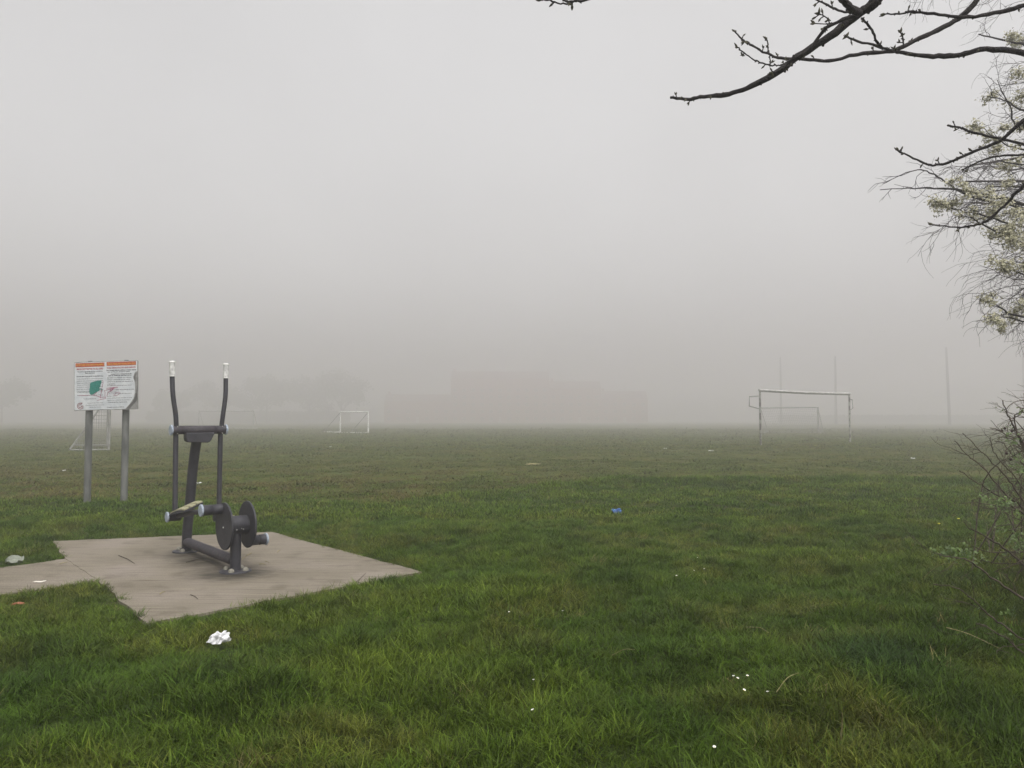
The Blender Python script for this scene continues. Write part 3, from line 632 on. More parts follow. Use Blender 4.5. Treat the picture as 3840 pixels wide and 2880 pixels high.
def goal_port(name, A, B, bk, H, label, r=.045, mt=None, net=False, top=.0, baseline=True, grey=None):
    A = Vector(A); B = Vector(B); A.z = float(hgt(A.x, A.y)); B.z = float(hgt(B.x, B.y)); bk = Vector(bk).to_3d() if len(bk) == 2 else Vector(bk); mt = mt or M['goal_clean']; grey = grey or mt
    t = thing(name, lerp(A, B, .5), label, 'goal', 'football goals on the pitch'); d = (B-A).normalized()
    bt = bk.normalized()*top
    for P_ in (A, B):
        q = MB(); q.tube([P_, P_+ZZ*H], r, 10); q.build('post', mt, t)
        q = MB(); q.tube([P_+ZZ*H, P_+ZZ*H+bt, P_+bk+ZZ*.04] if top else [P_+ZZ*(H-.02), P_+bk+ZZ*.04], r*.45, 8); q.build('backstay', grey, t)
        if baseline: q = MB(); q.tube([P_+ZZ*.04, P_+bk+ZZ*.04], r*.7, 8); q.build('ground_bar', mt, t)
    q = MB(); q.tube([A+ZZ*H-d*r, B+ZZ*H+d*r], r, 10); q.build('crossbar', mt, t)
    q = MB(); q.tube([A+bk+ZZ*.04, B+bk+ZZ*.04], r*.7, 8); q.build('ground_bar', mt, t)
    if net:
        q = MB(); rr_ = .006
        for P_ in (A, B):
            for i in range(1, 15):
                f = i/15; q.tube([P_+bk*f+ZZ*.05, P_+bk*f*.02+bk*f*.98+ZZ*(H*(1-f))], rr_, 3, False)
                q.tube([P_+ZZ*H*f, P_+bk*(1-f)+ZZ*H*f], rr_, 3, False)
        for i in range(1, 30):
            P_ = lerp(A, B, i/30); sag = .12*math.sin(PI*i/30)
            q.tube([P_+ZZ*H, lerp(P_+ZZ*H, P_+bk, .5)-ZZ*sag, P_+bk+ZZ*.05], rr_, 3, False)
        for i in range(1, 15):
            f = i/15; o_ = bk*f+ZZ*H*(1-f); q.tube([A+o_, lerp(A, B, .5)+o_-ZZ*.08, B+o_], rr_, 3, False)
        q.build('net', M['net'], t)
    return t
a_, b_ = at(2853,1572,72), at(3068,1572,69)
goal_port('football_goal', a_, b_, (1.75, 3.2), 2.35, 'small portable goal with sloping side stays seen through the large bracketed goal', .055, M['goal_grey'], net=True)
a_, b_ = at(1276,1572,76), at(1381,1572,73)
goal_port('football_goal', a_, b_, (-1.6, -.2), 2.0, 'small white portable goal standing alone in fog near the middle of the field', .055, M['gripring'], grey=M['goal_grey'])
a_, b_ = at(746,1572,108), at(950,1572,108)
goal_port('football_goal', a_, b_, (0, 2), 2.44, 'faintest goal far off in the fog behind the exercise machine handles', .06)
a_, b_ = at(411,1572,32.0), at(404,1572,37.6)
goal_port('football_goal', a_, b_, (-1.45, -.35), 2.44, 'netted goal seen side on behind the posts of the notice board', .05, M['goal_grey'], net=True, grey=M['goal_clean'])

# ------------------------------------------------------------------ tall poles on the right
for (px, py, D, lab, ln) in ((2926, 1340, 200, 'faintest tall slim pole in the fog above the small goal behind the large goal', 0), (3132, 1335, 180, 'tall slim pole in the fog behind the right post of the large goal', .1), (3548, 1303, 160, 'darkest tall slim pole standing alone between the large goal and the brambles', -.35), (3836, 1290, 155, 'tall slim pole in the fog at the edge of the bare twigs and brambles', 0)):
    t_ = at(px, py, D); b0 = Vector((t_.x-ln, D, 0))
    q = MB(); q.tube([b0-ZZ*.2, lerp(b0, t_, .5), t_], [.30,.26,.20], 12)
    o = q.build('tall_pole', M['galv'] if False else mat('pole_grey', (.16,.16,.16), .8)); tag(o, lab, 'pole', 'tall poles beside the pitch')

# ------------------------------------------------------------------ far trees and houses, nearly lost in the fog
LEAF = noisy('far_foliage', (.035,.05,.02), (.07,.085,.035), 2, .8); BARK2 = mat('far_bark', (.04,.033,.028), .9)
def far_tree(px, D, h, wd, label, name='tree', seed=1, bare=.5):
    r = random.Random(seed); b0 = at(px, 1600, D); b0.z = 0; t = thing(name, b0, label, 'tree', 'trees beyond the field')
    q = MB(); tips = []
    q.tube([b0-ZZ*.2, b0+ZZ*h*.25, b0+ZZ*h*.6], [h*.025,h*.02,h*.008], 8)
    def grow(p_, d_, l_, r_, lv):
        m_ = p_ + d_*l_*.5 + Vector((r.uniform(-1,1), r.uniform(-1,1), r.uniform(-.5,.8)))*l_*.08; e = p_ + d_*l_ + ZZ*l_*.1
        q.tube([p_, m_, e], [r_, r_*.75, r_*.5], 5, False)
        if lv == 0: tips.append(e); return
        for _ in range(3):
            nd = (d_ + Vector((r.gauss(0,.5), r.gauss(0,.5), r.gauss(.1,.4)))).normalized(); grow(lerp(p_, e, r.uniform(.55,1)), nd, l_*r.uniform(.55,.75), r_*.5, lv-1)
    for i in range(9):
        a = 2*PI*i/9 + r.uniform(-.3,.3); zz = h*r.uniform(.18,.5)
        grow(b0+ZZ*zz, Vector((math.cos(a)*wd*.6, math.sin(a)*wd*.6, h*r.uniform(.25,.6))).normalized(), h*.28, h*.010, 3)
    q.build('trunk', BARK2, t)
    c = MB()
    for p_ in tips:
        for _ in range(9):
            o_ = p_ + Vector((r.gauss(0,1), r.gauss(0,1), r.gauss(-.2,.8)))*h*.065; s_ = r.uniform(.25,.6)
            a = Vector((r.gauss(0,1), r.gauss(0,1), r.gauss(0,1))).normalized(); b_ = a.orthogonal().normalized()
            c.add([o_-a*s_, o_+b_*s_, o_+a*s_, o_-b_*s_], [(0,1,2,3)], False)
    c.build('crown', LEAF, t); return t
far_tree(5, 235, 13.5, 13, 'dark round tree lost in fog at the left edge of the field', seed=3)
far_tree(640, 270, 11.6, 13, 'foggy tree mass at the left of the clump behind the faintest goal', seed=14)
far_tree(820, 275, 16, 18, 'foggy tree mass behind the faintest goal', seed=4)
far_tree(1000, 270, 16.5, 18, 'tall foggy tree just right of the exercise machine', seed=5)
far_tree(1160, 275, 16, 18, 'foggy tree directly left of the squared end tree', seed=6)
far_tree(1280, 270, 17, 13, 'foggy tree above the small white goal at the clump end', seed=7)
BRICK = noisy('far_brick', (.26,.09,.07), (.32,.13,.10), 1.2, .85); SLATE = mat('far_slate', (.16,.075,.07), .8); WIN = mat('far_window', (.05,.055,.06), .25); WF = mat('far_trim', (.5,.48,.45), .6)
def house(px0, px1, D, hw, hr, label, gable=False, nwin=3):
    a = at(px0, 1600, D); b0 = at(px1, 1600, D); x0, x1 = a.x, b0.x; dp = 9
    t = thing('brick_building', ((x0+x1)/2, D, 0), label, 'building', 'brick buildings beyond the field')
    q = MB(); q.box(((x0+x1)/2, D+dp/2, hw/2-.1), (x1-x0, dp, hw+.2)); wl = q.build('wall', BRICK, t)
    q = MB(); e = .3
    vs = [(x0+.02, D-e, hw), (x1-.02, D-e, hw), (x1-.02, D+dp+e, hw), (x0+.02, D+dp+e, hw), (x0+.02, D+dp/2, hr), (x1-.02, D+dp/2, hr)]
    q.add(vs, [(0,1,5,4),(2,3,4,5),(0,4,3),(1,2,5),(3,2,1,0)], False); rf = q.build('roof', SLATE, t)
    q = MB(); q.box((x0+1.2, D+dp/2, hr+.3), (.9, .7, 1.6)); q.build('chimney', BRICK, rf)
    st_ = int(hw/2.9)
    for fl in range(st_):
        for i in range(nwin):
            if fl == 0 and i == nwin//2: continue
            cx = lerp(x0, x1, (i+.5)/nwin); cz = 1.5 + fl*2.7
            q = MB(); q.box((cx, D-.03, cz), (1.5, .1, 1.3)); wn = q.build('window', WF, t); q = MB(); q.box((cx, D-.085, cz), (1.3, .02, 1.1)); q.build('pane', WIN, wn)
    q = MB(); q.box((lerp(x0, x1, (nwin//2+.5)/nwin), D-.04, 1.05), (1.0, .1, 2.1)); q.build('door', WF, t)
house(1690, 2060, 290, 16.7, 19.6, 'tallest brown brick block faintly showing through the middle of the fog', nwin=11)
house(2060, 2255, 290, 13, 15.8, 'middle brown brick block next to the tallest one', nwin=6)
house(2255, 2430, 290, 9.1, 12, 'lowest brown brick building at the end of the foggy row', nwin=5)
house(1440, 1690, 290, 8, 10.8, 'low brown brick building left of the tallest block', nwin=7)
HD = MB(); r_ = random.Random(5)
hx0, hx1 = at(2300, 1600, 150).x, 130
hd = []
def hedge(x0, x1, D, h, label):
    q = MB(); 
    for _ in range(int((x1-x0)*60*h)):
        p_ = Vector((r_.uniform(x0, x1), D+r_.gauss(0,.6), h*r_.random()**.8*(.8+.25*math.sin(.7*D+_*.0003*D)))); s_ = r_.uniform(.2,.5)
        a = Vector((r_.gauss(0,1), r_.gauss(0,1), r_.gauss(0,1))).normalized(); b_ = a.orthogonal().normalized(); q.add([p_-a*s_, p_+b_*s_, p_+a*s_, p_-b_*s_], [(0,1,2,3)], False)
    o = q.build('hedge', LEAF); tag(o, label, 'hedge')
hedge(90, 190, 260, 2.6, 'low dark hedge along the far edge of the field behind the poles')
hedge(-130, -58, 275, 4.0, 'foggy hedge under the trees behind the faintest goal')

# ------------------------------------------------------------------ litter and small things on the grass
def crumple(name, c, s, mt, label, cat, seed=1, group=None):
    bm = bmesh.new(); bmesh.ops.create_icosphere(bm, subdivisions=4, radius=1); r = random.Random(seed)
    ks = [(Vector((r.gauss(0,1), r.gauss(0,1), r.gauss(0,1))).normalized(), r.uniform(2.5,8), r.uniform(0,6), r.uniform(.05,.13)) for _ in range(12)]
    for v in bm.verts:
        d = v.co.normalized(); k = 1.05
        for (a, fr, ph, am) in ks: k += am*(1 - 2*abs(math.sin(fr*d.dot(a)+ph)))*.9
        v.co = Vector((d.x*k*s[0], d.y*k*s[1], max(-.3, d.z*k)*s[2]))
    me = bpy.data.meshes.new(name); bm.to_mesh(me); bm.free(); me.materials.append(mt)
    o = bpy.data.objects.new(name, me); C.objects.link(o); o.location = c; return tag(o, label, cat, group)
def onh(px, py, dz=0):
    p_ = gnd(px, py); p_.z = 0
    for _ in range(4): zz = float(hgt(p_.x, p_.y)); q_ = gnd(px, py, zz+dz); p_ = q_
    return p_
o = crumple('tissue', onh(820, 2398, .062), (.064,.048,.045), M['white'], 'crumpled white tissue on the grass in front of the concrete slab', 'litter', 7); o.rotation_euler = (0,0,.3)
def sheet(name, c, lx, ly, mt, label, cat, seed=1, amp=.012, rz=0, tilt=0, group=None):
    r = random.Random(seed); n = 9; vs = []
    for j in range(n):
        for i in range(n):
            x_ = (i/(n-1)-.5); y_ = (j/(n-1)-.5); k = 1 - .35*abs(2*x_*2*y_)*r.uniform(.6,1.2)
            vs.append((x_*lx*k, y_*ly*k, amp*(math.sin(7*x_+seed)+math.sin(9*y_+seed*2)+r.uniform(-.7,.7))))
    fs = [(j*n+i, j*n+i+1, (j+1)*n+i+1, (j+1)*n+i) for j in range(n-1) for i in range(n-1)]
    q = MB(); q.add(vs, fs, True); o = q.build(name, mt); o.location = c; o.rotation_euler = (tilt, 0, rz)
    sm = o.modifiers.new('t', 'SOLIDIFY'); sm.thickness = .002; return tag(o, label, cat, group)
sheet('plastic_bag', onh(55, 2096, .05), .15, .16, M['bag'], 'dull greenish plastic bag on the grass above the path', 'litter', 3, .010, .2, .35)
sheet('wrapper', onh(2312, 1918, .06), .15, .10, M['blue'], 'shiny blue foil wrapper lying in the rough grass', 'litter', 5, .012, .1, .5)
sheet('wrapper', onh(68, 2263, .04), .085, .022, M['orange'], 'small orange wrapper strip in the grass below the path', 'litter', 2, .004, .6, .3)
sheet('paper_scrap', gnd(148, 2180, .034), .095, .036, M['paper'], 'pale pinkish paper scrap lying on the concrete path', 'litter', 4, .002, .5)
for (px, py, lx, ly, lab) in ((1239,1675,.12,.07,'tiny white scrap on the pitch above the exercise machine'),(2495,1681,.16,.08,'tiny white scrap far out on the pitch left of the large goal'),(2667,1690,.24,.08,'white paper strip on the pitch left of the large goal post'),(3423,1718,.16,.09,'small white scrap on the pitch right of the large goal'),(743,1811,.16,.04,'white paper strip on the mown pitch behind the leaning machine post'),(1246,1880,.10,.06,'grey white scrap where rough grass meets the pitch'),(2003,1899,.07,.05,'pale yellow leaf scrap in the rough grass left of the blue wrapper'),(240,1764,.08,.05,'tiny pale scrap on the pitch left of the notice board post'),(2000,1740,.5,.10,'faint straw coloured scrap far out in the middle of the pitch')):
    sheet('litter_scrap', onh(px, py, .03), lx, ly, M['straw'] if 'straw' in lab or 'yellow' in lab else M['white'], lab, 'litter', int(px) % 9, .006, .2, .25, 'scraps of litter on the grass')
# daisies and dandelions
dz_ = [(2751,2537),(2766,2545),(2803,2536),(2790,2589),(2878,2596),(2641,2134),(2602,2140),(2537,2160),(2615,2092),(2001,2551),(1998,2664),(2679,2803),(1910,2296),(2110,2292)]
dl = ['leftmost daisy of the group of five on the grass','second daisy of the group of five on the grass','upper right daisy of the group of five on the grass','lower left daisy of the group of five on the grass','daisy set apart at the right of the group of five','brightest daisy of the loose group in mid lawn','daisy left of the brightest one in mid lawn','leftmost daisy of the loose group in mid lawn','farthest daisy of the loose group in mid lawn','upper of two single daisies in the lower middle lawn','lower of two single daisies in the lower middle lawn','daisy nearest the bottom edge of the lawn','daisy beyond the dark clump right of the slab','small far daisy between slab corner and mid lawn']
def make_daisy():
    t = thing('daisy', (0,0,0), 'x', 'daisy', 'daisies in the grass')
    q = MB(); q.tube([(0,0,-.07),(0,0,0)], .0012, 5); q.build('stem', M['spring_leaf'], t)
    q = MB()
    for i in range(13):
        a = 2*PI*i/13; d = Vector((math.cos(a), math.sin(a), .35)); s_ = Vector((-math.sin(a), math.cos(a), 0))*.0026
        q.add([d*.003-s_*.5, d*.003+s_*.5, d*.011+s_, d*.0135, d*.011-s_], [(0,1,2,3,4)], False)
    q.build('petals', M['daisyp'], t)
    q = MB(); q.lathe((0,0,.001), ZZ, [(0,.004),(.002,.0035),(.003,.0015)], 8); q.build('centre', M['daisyc'], t); return t
d0 = make_daisy()
for i, ((px, py), lab) in enumerate(zip(dz_, dl)):
    if i == 0: o = d0
    else:
        o = d0.copy(); C.objects.link(o)
        for ch in d0.children: c_ = ch.copy(); C.objects.link(c_); c_.parent = o
    o['label'] = lab; o.location = onh(px, py, .075); o.scale = (.5,.5,1); o.rotation_euler = (random.uniform(.1,.6), random.uniform(-.3,.3), random.uniform(0,6))
for ch in d0.children: pass
def dandelion(px, py, lab):
    c = onh(px, py, .14); t = thing('dandelion', c, lab, 'flower', 'yellow flowers by the brambles')
    q = MB(); q.tube([c-ZZ*.15, c-ZZ*.07+U*.006, c], .002, 5); q.build('stem', M['spring_leaf'], t)
    q = MB(); q.lathe(c, ZZ, [(0,.004),(.006,.014),(.010,.013),(.013,.006)], 10); q.build('flower_head', M['dand'], t)
dandelion(3521, 1966, 'yellow flower standing in the grass well left of the brambles'); dandelion(3594, 1947, 'yellow flower just beside the low bramble tips')
# dry stalks and dead sticks
def stalk(px0, py0, px1, py1, z0, z1, r, mt, name, lab, grp, bend=.015):
    a = onh(px0, py0, z0); b_ = onh(px1, py1, z1); m_ = lerp(a, b_, .5) + Vector((random.uniform(-1,1)*bend, random.uniform(-1,1)*bend, bend))
    q = MB(); q.tube(curve([a, m_, b_], 4), [r*.65*(1-.06*i) for i in range(9)], 6); tag(q.build(name, mt), lab, 'stalk' if mt is M['straw'] else 'stick', grp)
g1 = 'dry straw stalks in the grass'; g2 = 'dead twigs on the slab'
stalk(2799,2352,2885,2375,.05,.05,.003,M['straw'],'dry_stalk','short pale stalk lying flat in the middle of the lawn',g1)
stalk(2912,2595,2996,2523,.04,.10,.003,M['straw'],'dry_stalk','slanting pale stalk right of the group of five daisies',g1)
stalk(3153,2775,3158,2674,.03,.16,.0045,M['straw'],'dry_stalk','thick upright tan blade in the yellowish tuft near the bottom',g1)
stalk(3454,2175,3620,2115,.05,.22,.003,M['straw'],'dry_stalk','long arching pale stalk in front of the brambles',g1,.05)
stalk(3549,2353,3745,2430,.12,.08,.0035,M['straw'],'dry_stalk','straight fallen stalk crossing the dark grass clump',g1)
stalk(2295,2457,2380,2437,.05,.08,.0025,M['straw'],'dry_stalk','faint green yellow stalk left of the middle of the lawn',g1)
def sstick(px0, py0, px1, py1, r, mt, name, lab, grp):
    a = gnd(px0, py0, .035); b_ = gnd(px1, py1, .036); m_ = lerp(a, b_, .5) + Vector((random.uniform(-1,1)*.008, random.uniform(-1,1)*.008, .003))
    q = MB(); q.tube([a, m_, b_], [r, r*.9, r*.5], 6); tag(q.build(name, mt), lab, 'stick', grp)
sstick(699,2108,752,2095,.0045,M['stick'],'dead_twig','dark twig on the slab left of the floor tube',g2)
sstick(445,2083,505,2113,.0035,M['stick'],'dead_twig','thin dark twig toward the back left of the slab',g2)
sstick(715,2230,742,2246,.003,M['stick'],'dead_twig','short grey twig at the front of the slab',g2)
sstick(1322,2195,1372,2149,.0025,M['stick'],'dead_twig','bent thin twig near the right corner of the slab',g2)
sstick(925,2083,946,2072,.003,M['straw'],'straw_bit','pale straw right of the front post by the disc bearing',g2)
sstick(908,2098,921,2088,.003,M['straw'],'straw_bit','short pale straw just right of the front post base',g2)
sstick(973,2115,997,2116,.003,M['straw'],'straw_bit','pale straw lying level right of the base plate',g2)
sstick(993,2104,1010,2111,.002,M['straw'],'straw_bit','thinnest straw right of the base plate',g2)
sstick(600,2227,620,2218,.003,M['straw'],'straw_bit','pale straw on the front left of the slab',g2)
sstick(1040,2070,1052,2063,.003,M['straw'],'straw_bit','pale straw beyond the lower crank cap',g2)
sstick(225,2114,255,2107,.003,M['straw'],'straw_bit','pale straw where the path meets the slab',g2)

# ------------------------------------------------------------------ overhead cherry tree (bare, budding)
def twist(pts, r0, r1, q, n=8, wob=.0, knots=True, seed=0, sub=5):
    r = random.Random(seed); P = curve(pts, sub); k = len(P); out = []; rd = []
    for i, p_ in enumerate(P):
        f = i/(k-1); out.append(p_ + Vector((r.gauss(0,1), r.gauss(0,1), r.gauss(0,1)))*wob*(1 if 0 < i < k-1 else 0)); rr_ = lerp(r0, r1, f); rd.append(rr_*(1 + (r.uniform(-.10,.16) if knots else 0)))
    q.tube(out, rd, n); return out, rd
def budc(q, c, d, s, r):
    d = d.normalized(); a = d.orthogonal().normalized()
    q.cur = 1
    for j in range(r.choice((2,3,4))):
        dd = (d + Vector((r.gauss(0,.5), r.gauss(0,.5), r.gauss(0,.5)))).normalized(); L_ = s*r.uniform(.7,1.3)
        q.tube([c, c+dd*L_*.45, c+dd*L_], [s*.16, s*.26, s*.05], 6, False)
    q.cur = 0
ct = thing('cherry_tree', (3.75, 2.2, 0), 'dark bare budding branches of a near tree reaching in from the upper right corner', 'tree')
q = MB(); TRK = [Vector((3.75,2.2,-.2)), Vector((3.72,2.25,.8)), Vector((3.65,2.3,1.9)), Vector((3.5,2.4,2.9)), Vector((3.3,2.5,3.7))]; twist(TRK, .15, .085, q, 16, .005, True, 1)
q.build('trunk', M['bark'], ct)
JN = TRK[-1]
CB = [ # (pixels, depth start->end, radius start->end), first point nearest the trunk
 ([(3420,-220),(3297,-10),(3222,50),(3110,138),(3010,200),(2900,280),(2800,330),(2720,355),(2640,362),(2580,372),(2515,366)], 2.6, 3.1, .022, .0065),
 ([(2970,-140),(3130,-30),(3180,20),(3222,50)][::-1], 2.62, 2.5, .017, .013),
 ([(3222,50),(3120,92),(3085,118),(3030,190),(2970,225),(2930,260),(2900,275)], 2.66, 2.8, .0085, .0045),
 ([(2905,275),(2870,300),(2800,325),(2720,305),(2640,255),(2530,195)][0:1]+[(2900,230),(2830,215),(2770,190)], 2.7, 2.8, .004, .004) if False else
 ([(3010,180),(2975,222),(2820,250),(2700,222),(2980,222),(2870,215)][:1]+[(2980,222)], 2.7, 2.72, .004, .004),
 ([(3700,-60),(3640,30),(3560,90),(3450,145),(3345,190),(3235,200),(3110,228),(3020,222),(2940,220),(2890,208),(2820,170),(2790,150),(2755,118)], 2.9, 3.1, .014, .0035),
 ([(2985,210),(2960,228),(2925,245),(2890,245),(2840,230),(2800,205),(2765,178)], 3.0, 3.1, .0045, .003),
 ([(2890,245),(2885,205),(2880,180),(2875,145)], 3.05, 3.1, .003, .0025),
 ([(3990,230),(3840,198),(3700,185),(3600,205),(3500,212),(3400,200),(3345,190),(3290,172),(3200,150),(3175,135)], 2.7, 2.95, .016, .0035),
 ([(3310,182),(3285,150),(3265,105),(3230,68)], 2.8, 2.75, .006, .005),
 ([(3190,52),(3130,32),(3085,10),(3030,-20)], 2.7, 2.8, .006, .003),
 ([(3115,78),(3090,60),(3072,52)], 2.7, 2.7, .003, .002),
 ([(3120,85),(3100,90),(3055,88)], 2.7, 2.7, .003, .002),
 ([(3950,-10),(3840,20),(3750,45),(3630,66),(3520,55),(3420,45),(3385,50),(3320,53)], 2.5, 2.7, .011, .003),
 ([(3222,50),(3260,10),(3290,-30)], 2.62, 2.6, .009, .007),
 ([(3388,170),(3385,140),(3378,122)], 2.85, 2.85, .004, .003),
 ([(3990,330),(3840,450),(3760,520),(3690,555),(3600,590),(3560,608),(3500,620),(3440,600),(3368,565)], 2.8, 3.1, .010, .004),
 ([(3950,600),(3840,542),(3750,520),(3640,495),(3600,480),(3562,472)], 3.0, 3.2, .008, .0045),
 ([(3950,570),(3840,580),(3720,590),(3640,620),(3615,634)], 3.2, 3.3, .007, .003),
 ([(3960,590),(3840,695),(3780,755),(3700,830),(3640,848),(3580,852),(3495,842)], 2.9, 3.2, .009, .003),
 ([(2270,-60),(2215,-5),(2150,4),(2110,2)][::-1], 2.6, 2.55, .004, .007),
 ([(2150,5),(2125,14),(2095,13),(2060,2),(2030,0)], 2.6, 2.6, .0035, .003),
 ([(2146,5),(2145,20)], 2.6, 2.6, .005, .004),
]
CB = [c for i, c in enumerate(CB) if i != 3]
rb = random.Random(9); budm = MB(); crown = MB()
for i, (pp, d0_, d1_, r0, r1) in enumerate(CB):
    k = len(pp); pts = [at(px, py, lerp(d0_, d1_, j/(k-1))) for j, (px, py) in enumerate(pp)]
    o_, rd = twist(pts, r0*.76, r1*.82, crown, 9, .0012 if k > 3 else 0, True, i)
    for j in range(len(o_)-1):                                     # spurs and buds
        f = j/len(o_); pr = .30 + .5*f
        if k > 2 and rb.random() < pr:
            t_ = (o_[j+1]-o_[j]).normalized(); sd_ = t_.orthogonal().normalized(); sd_ = (Matrix.Rotation(rb.uniform(0, 6.3), 3, t_) @ sd_ + t_*.5).normalized()
            if rd[j] > .010:
                crown.tube([o_[j], o_[j]+sd_*rd[j]*1.5], [rd[j]*.5, rd[j]*.3], 6)
            elif rb.random() < .55: crown.tube([o_[j], o_[j]+sd_*(rd[j]+.004)], [.003, .0022], 5)
            else:
                e = o_[j] + sd_*rb.uniform(.008,.018); crown.tube([o_[j], e], [.0025,.002], 5); budc(crown, e, sd_, .013, rb)
    if r1 < .0046: budc(crown, o_[-1], o_[-1]-o_[-2], .018, rb)
# limbs above the frame that tie the branches to the trunk
for (px, py, d_, r_) in ((3420,-220,2.6,.030),(3700,-60,2.9,.02),(3990,230,2.7,.02),(3950,-10,2.5,.016),(3990,330,2.8,.016),(3950,600,3.0,.012),(3950,570,3.2,.011),(3960,590,2.9,.012)):
    e = at(px, py, d_); s_ = TRK[3] if e.z < 3.0 else JN
    if e.z < 2.6: s_ = TRK[2]
    twist([s_, lerp(s_, e, .5)+Vector((.1,0,.12)), e], r_*1.5, r_*.9, crown, 8, .002, True, int(px))
e = at(3420,-220,2.6); f_ = at(2970,-140,2.5); g_ = at(2270,-60,2.55)
twist([e, at(3300,-420,2.5), at(2970,-430,2.45), f_], .02, .014, crown, 8, .002, True, 77); twist([at(2970,-430,2.45), at(2600,-330,2.5), g_], .012, .007, crown, 8, .002, True, 78)
twist([JN, JN+Vector((-.6,-.3,.9)), JN+Vector((-1.3,-1.0,1.5))], .07, .03, crown, 10, .01, True, 79)
crown.build('crown', [M['bark'], M['bud']], ct)

# ------------------------------------------------------------------ fine-twigged trees behind it
def twiggy(q, p_, d_, l_, r_, lv, r, droop, spread=.5, kids=4, n=4, tips=None):
    k = 5; pts = [p_]; d = d_.copy(); c = p_.copy()
    for i in range(k):
        d = (d + Vector((r.gauss(0,.24), r.gauss(0,.24), r.gauss(0,.22) - droop))).normalized(); c = c + d*l_/k; pts.append(c)
    q.tube(pts, [lerp(r_, r_*.5, i/k) for i in range(k+1)], n, False, True)
    if lv == 0:
        if tips is not None: tips.append(pts[-1])
        return
    for i in range(kids):
        f = r.uniform(.2, 1); j = min(k-1, int(f*k)); b0 = lerp(pts[j], pts[j+1], f*k-j); a = (pts[j+1]-pts[j]).normalized()
        s_ = Matrix.Rotation(r.uniform(0, 6.3), 3, a) @ a.orthogonal().normalized()
        twiggy(q, b0, (a + s_*spread*r.uniform(.6,1.4)).normalized(), l_*r.uniform(.45,.75), r_*.62, lv-1, r, droop*1.2, spread, kids, n, tips)
def blossom(bq, lq, c, s, r, dens=90):
    for _ in range(int(dens*s/.12)):
        o_ = c + Vector((r.gauss(0,.42), r.gauss(0,.42), r.gauss(0,.34)))*s; w_ = r.uniform(.008,.017)
        a = Vector((r.gauss(0,1), r.gauss(0,1), r.gauss(0,1))).normalized(); b_ = a.orthogonal().normalized(); nn_ = a.cross(b_)*w_*.5
        bq.add([o_-a*w_, o_-b_*w_+nn_, o_+a*w_, o_+b_*w_+nn_], [(0,1,2,3)], False)
    for _ in range(int(dens*.36*s/.12)):
        o_ = c + Vector((r.gauss(0,.5), r.gauss(0,.5), r.gauss(.1,.4)))*s; a = Vector((r.gauss(0,1), r.gauss(0,1), r.gauss(-.1,.6))).normalized(); b_ = a.orthogonal().normalized(); w_ = r.uniform(.016,.034)
        lq.add([o_, o_+a*w_*.5+b_*w_*.22, o_+a*w_, o_+a*w_*.5-b_*w_*.22], [(0,1,2,3)], False)
bt_ = thing('blossom_tree', (5.9, 6.6, 0), 'tree with clusters of creamy white blossom and young leaves along the right edge', 'tree')
tq = MB(); twist([(5.9,6.6,-.2),(5.85,6.6,1.2),(5.8,6.6,2.6),(5.9,6.5,4.2),(5.7,6.5,5.8)], .16, .07, tq, 14, .01, True, 3); tq.build('trunk', M['bark'], bt_)
tq = MB(); bq = MB(); lq = MB(); r = random.Random(21); DB = 6.4
LIMB = [([(4250,900),(3840,765),(3700,735),(3600,712),(3500,706),(3430,705),(3300,712)], .010, .003), ([(4250,900),(3900,800),(3640,735),(3560,690),(3490,648),(3420,640),(3310,690)], .008, .0025), ([(4250,930),(3840,850),(3700,810),(3600,790),(3520,765)], .007, .003),
        ([(4250,600),(3840,480),(3790,400),(3740,300)], .008, .003), ([(4250,560),(3840,560),(3740,520),(3690,480)], .007, .003), ([(4250,1000),(3950,960),(3800,900),(3700,850),(3640,815)], .009, .004), ([(4250,250),(3900,180),(3800,160),(3670,128)], .010, .005),
        ([(4250,500),(3860,420),(3780,380),(3700,360)], .007, .003), ([(4250,1120),(3840,1030),(3740,985)], .008, .003), ([(4250,1250),(3840,1190),(3760,1160),(3700,1110)], .008, .003), ([(4250,1300),(3860,1210),(3750,1185)], .008, .003), ([(4250,700),(3840,620),(3740,600)], .007, .003)]
for i, (pp, r0, r1) in enumerate(LIMB):
    pts = [at(px, py, lerp(6.5, DB - .25 + .5*r.random(), j/(len(pp)-1))) for j, (px, py) in enumerate(pp)]
    tr_ = Vector((5.85, 6.6, pts[0].z-.2)); o_, rd = twist([tr_] + pts, r0*1.8, r1, tq, 6, .004, True, 30+i)
    for j in range(6, len(o_), 3):
        d = (o_[min(j+1, len(o_)-1)]-o_[j-1]).normalized(); s_ = Matrix.Rotation(r.uniform(0, 6.3), 3, d) @ d.orthogonal().normalized()
        twiggy(tq, o_[j], (d+s_*.8).normalized(), r.uniform(.12,.26), .0028, 1, r, .0, .7, 2)
BC = [(3725,364,.13),(3834,282,.14),(3811,392,.2),(3686,470,.15),(3705,525,.16),(3780,556,.15),(3795,607,.17),(3505,764,.13),(3537,775,.16),(3560,760,.1),(3592,678,.11),(3630,713,.12),(3685,815,.12),(3693,721,.12),(3733,791,.17),(3733,870,.18),(3772,901,.22),(3819,932,.24),(3787,846,.2),(3830,1000,.14),(3740,995,.15),(3755,1010,.1),(3701,1124,.12),(3803,1160,.17),(3748,1191,.15),(3760,1210,.12),(3803,690,.16),(3787,157,.13),(3835,150,.16),(3640,800,.1),(3830,790,.2),(3820,470,.13),(3760,480,.09),(3838,870,.2),(3765,760,.1)]
for (px, py, s_) in BC:
    c = at(px, py, DB + r.uniform(-.25,.25))
    for _ in range(3): blossom(bq, lq, c + Vector((r.gauss(0,.5), r.gauss(0,.5), r.gauss(0,.3)))*s_*.6, s_*.45, r, 85)
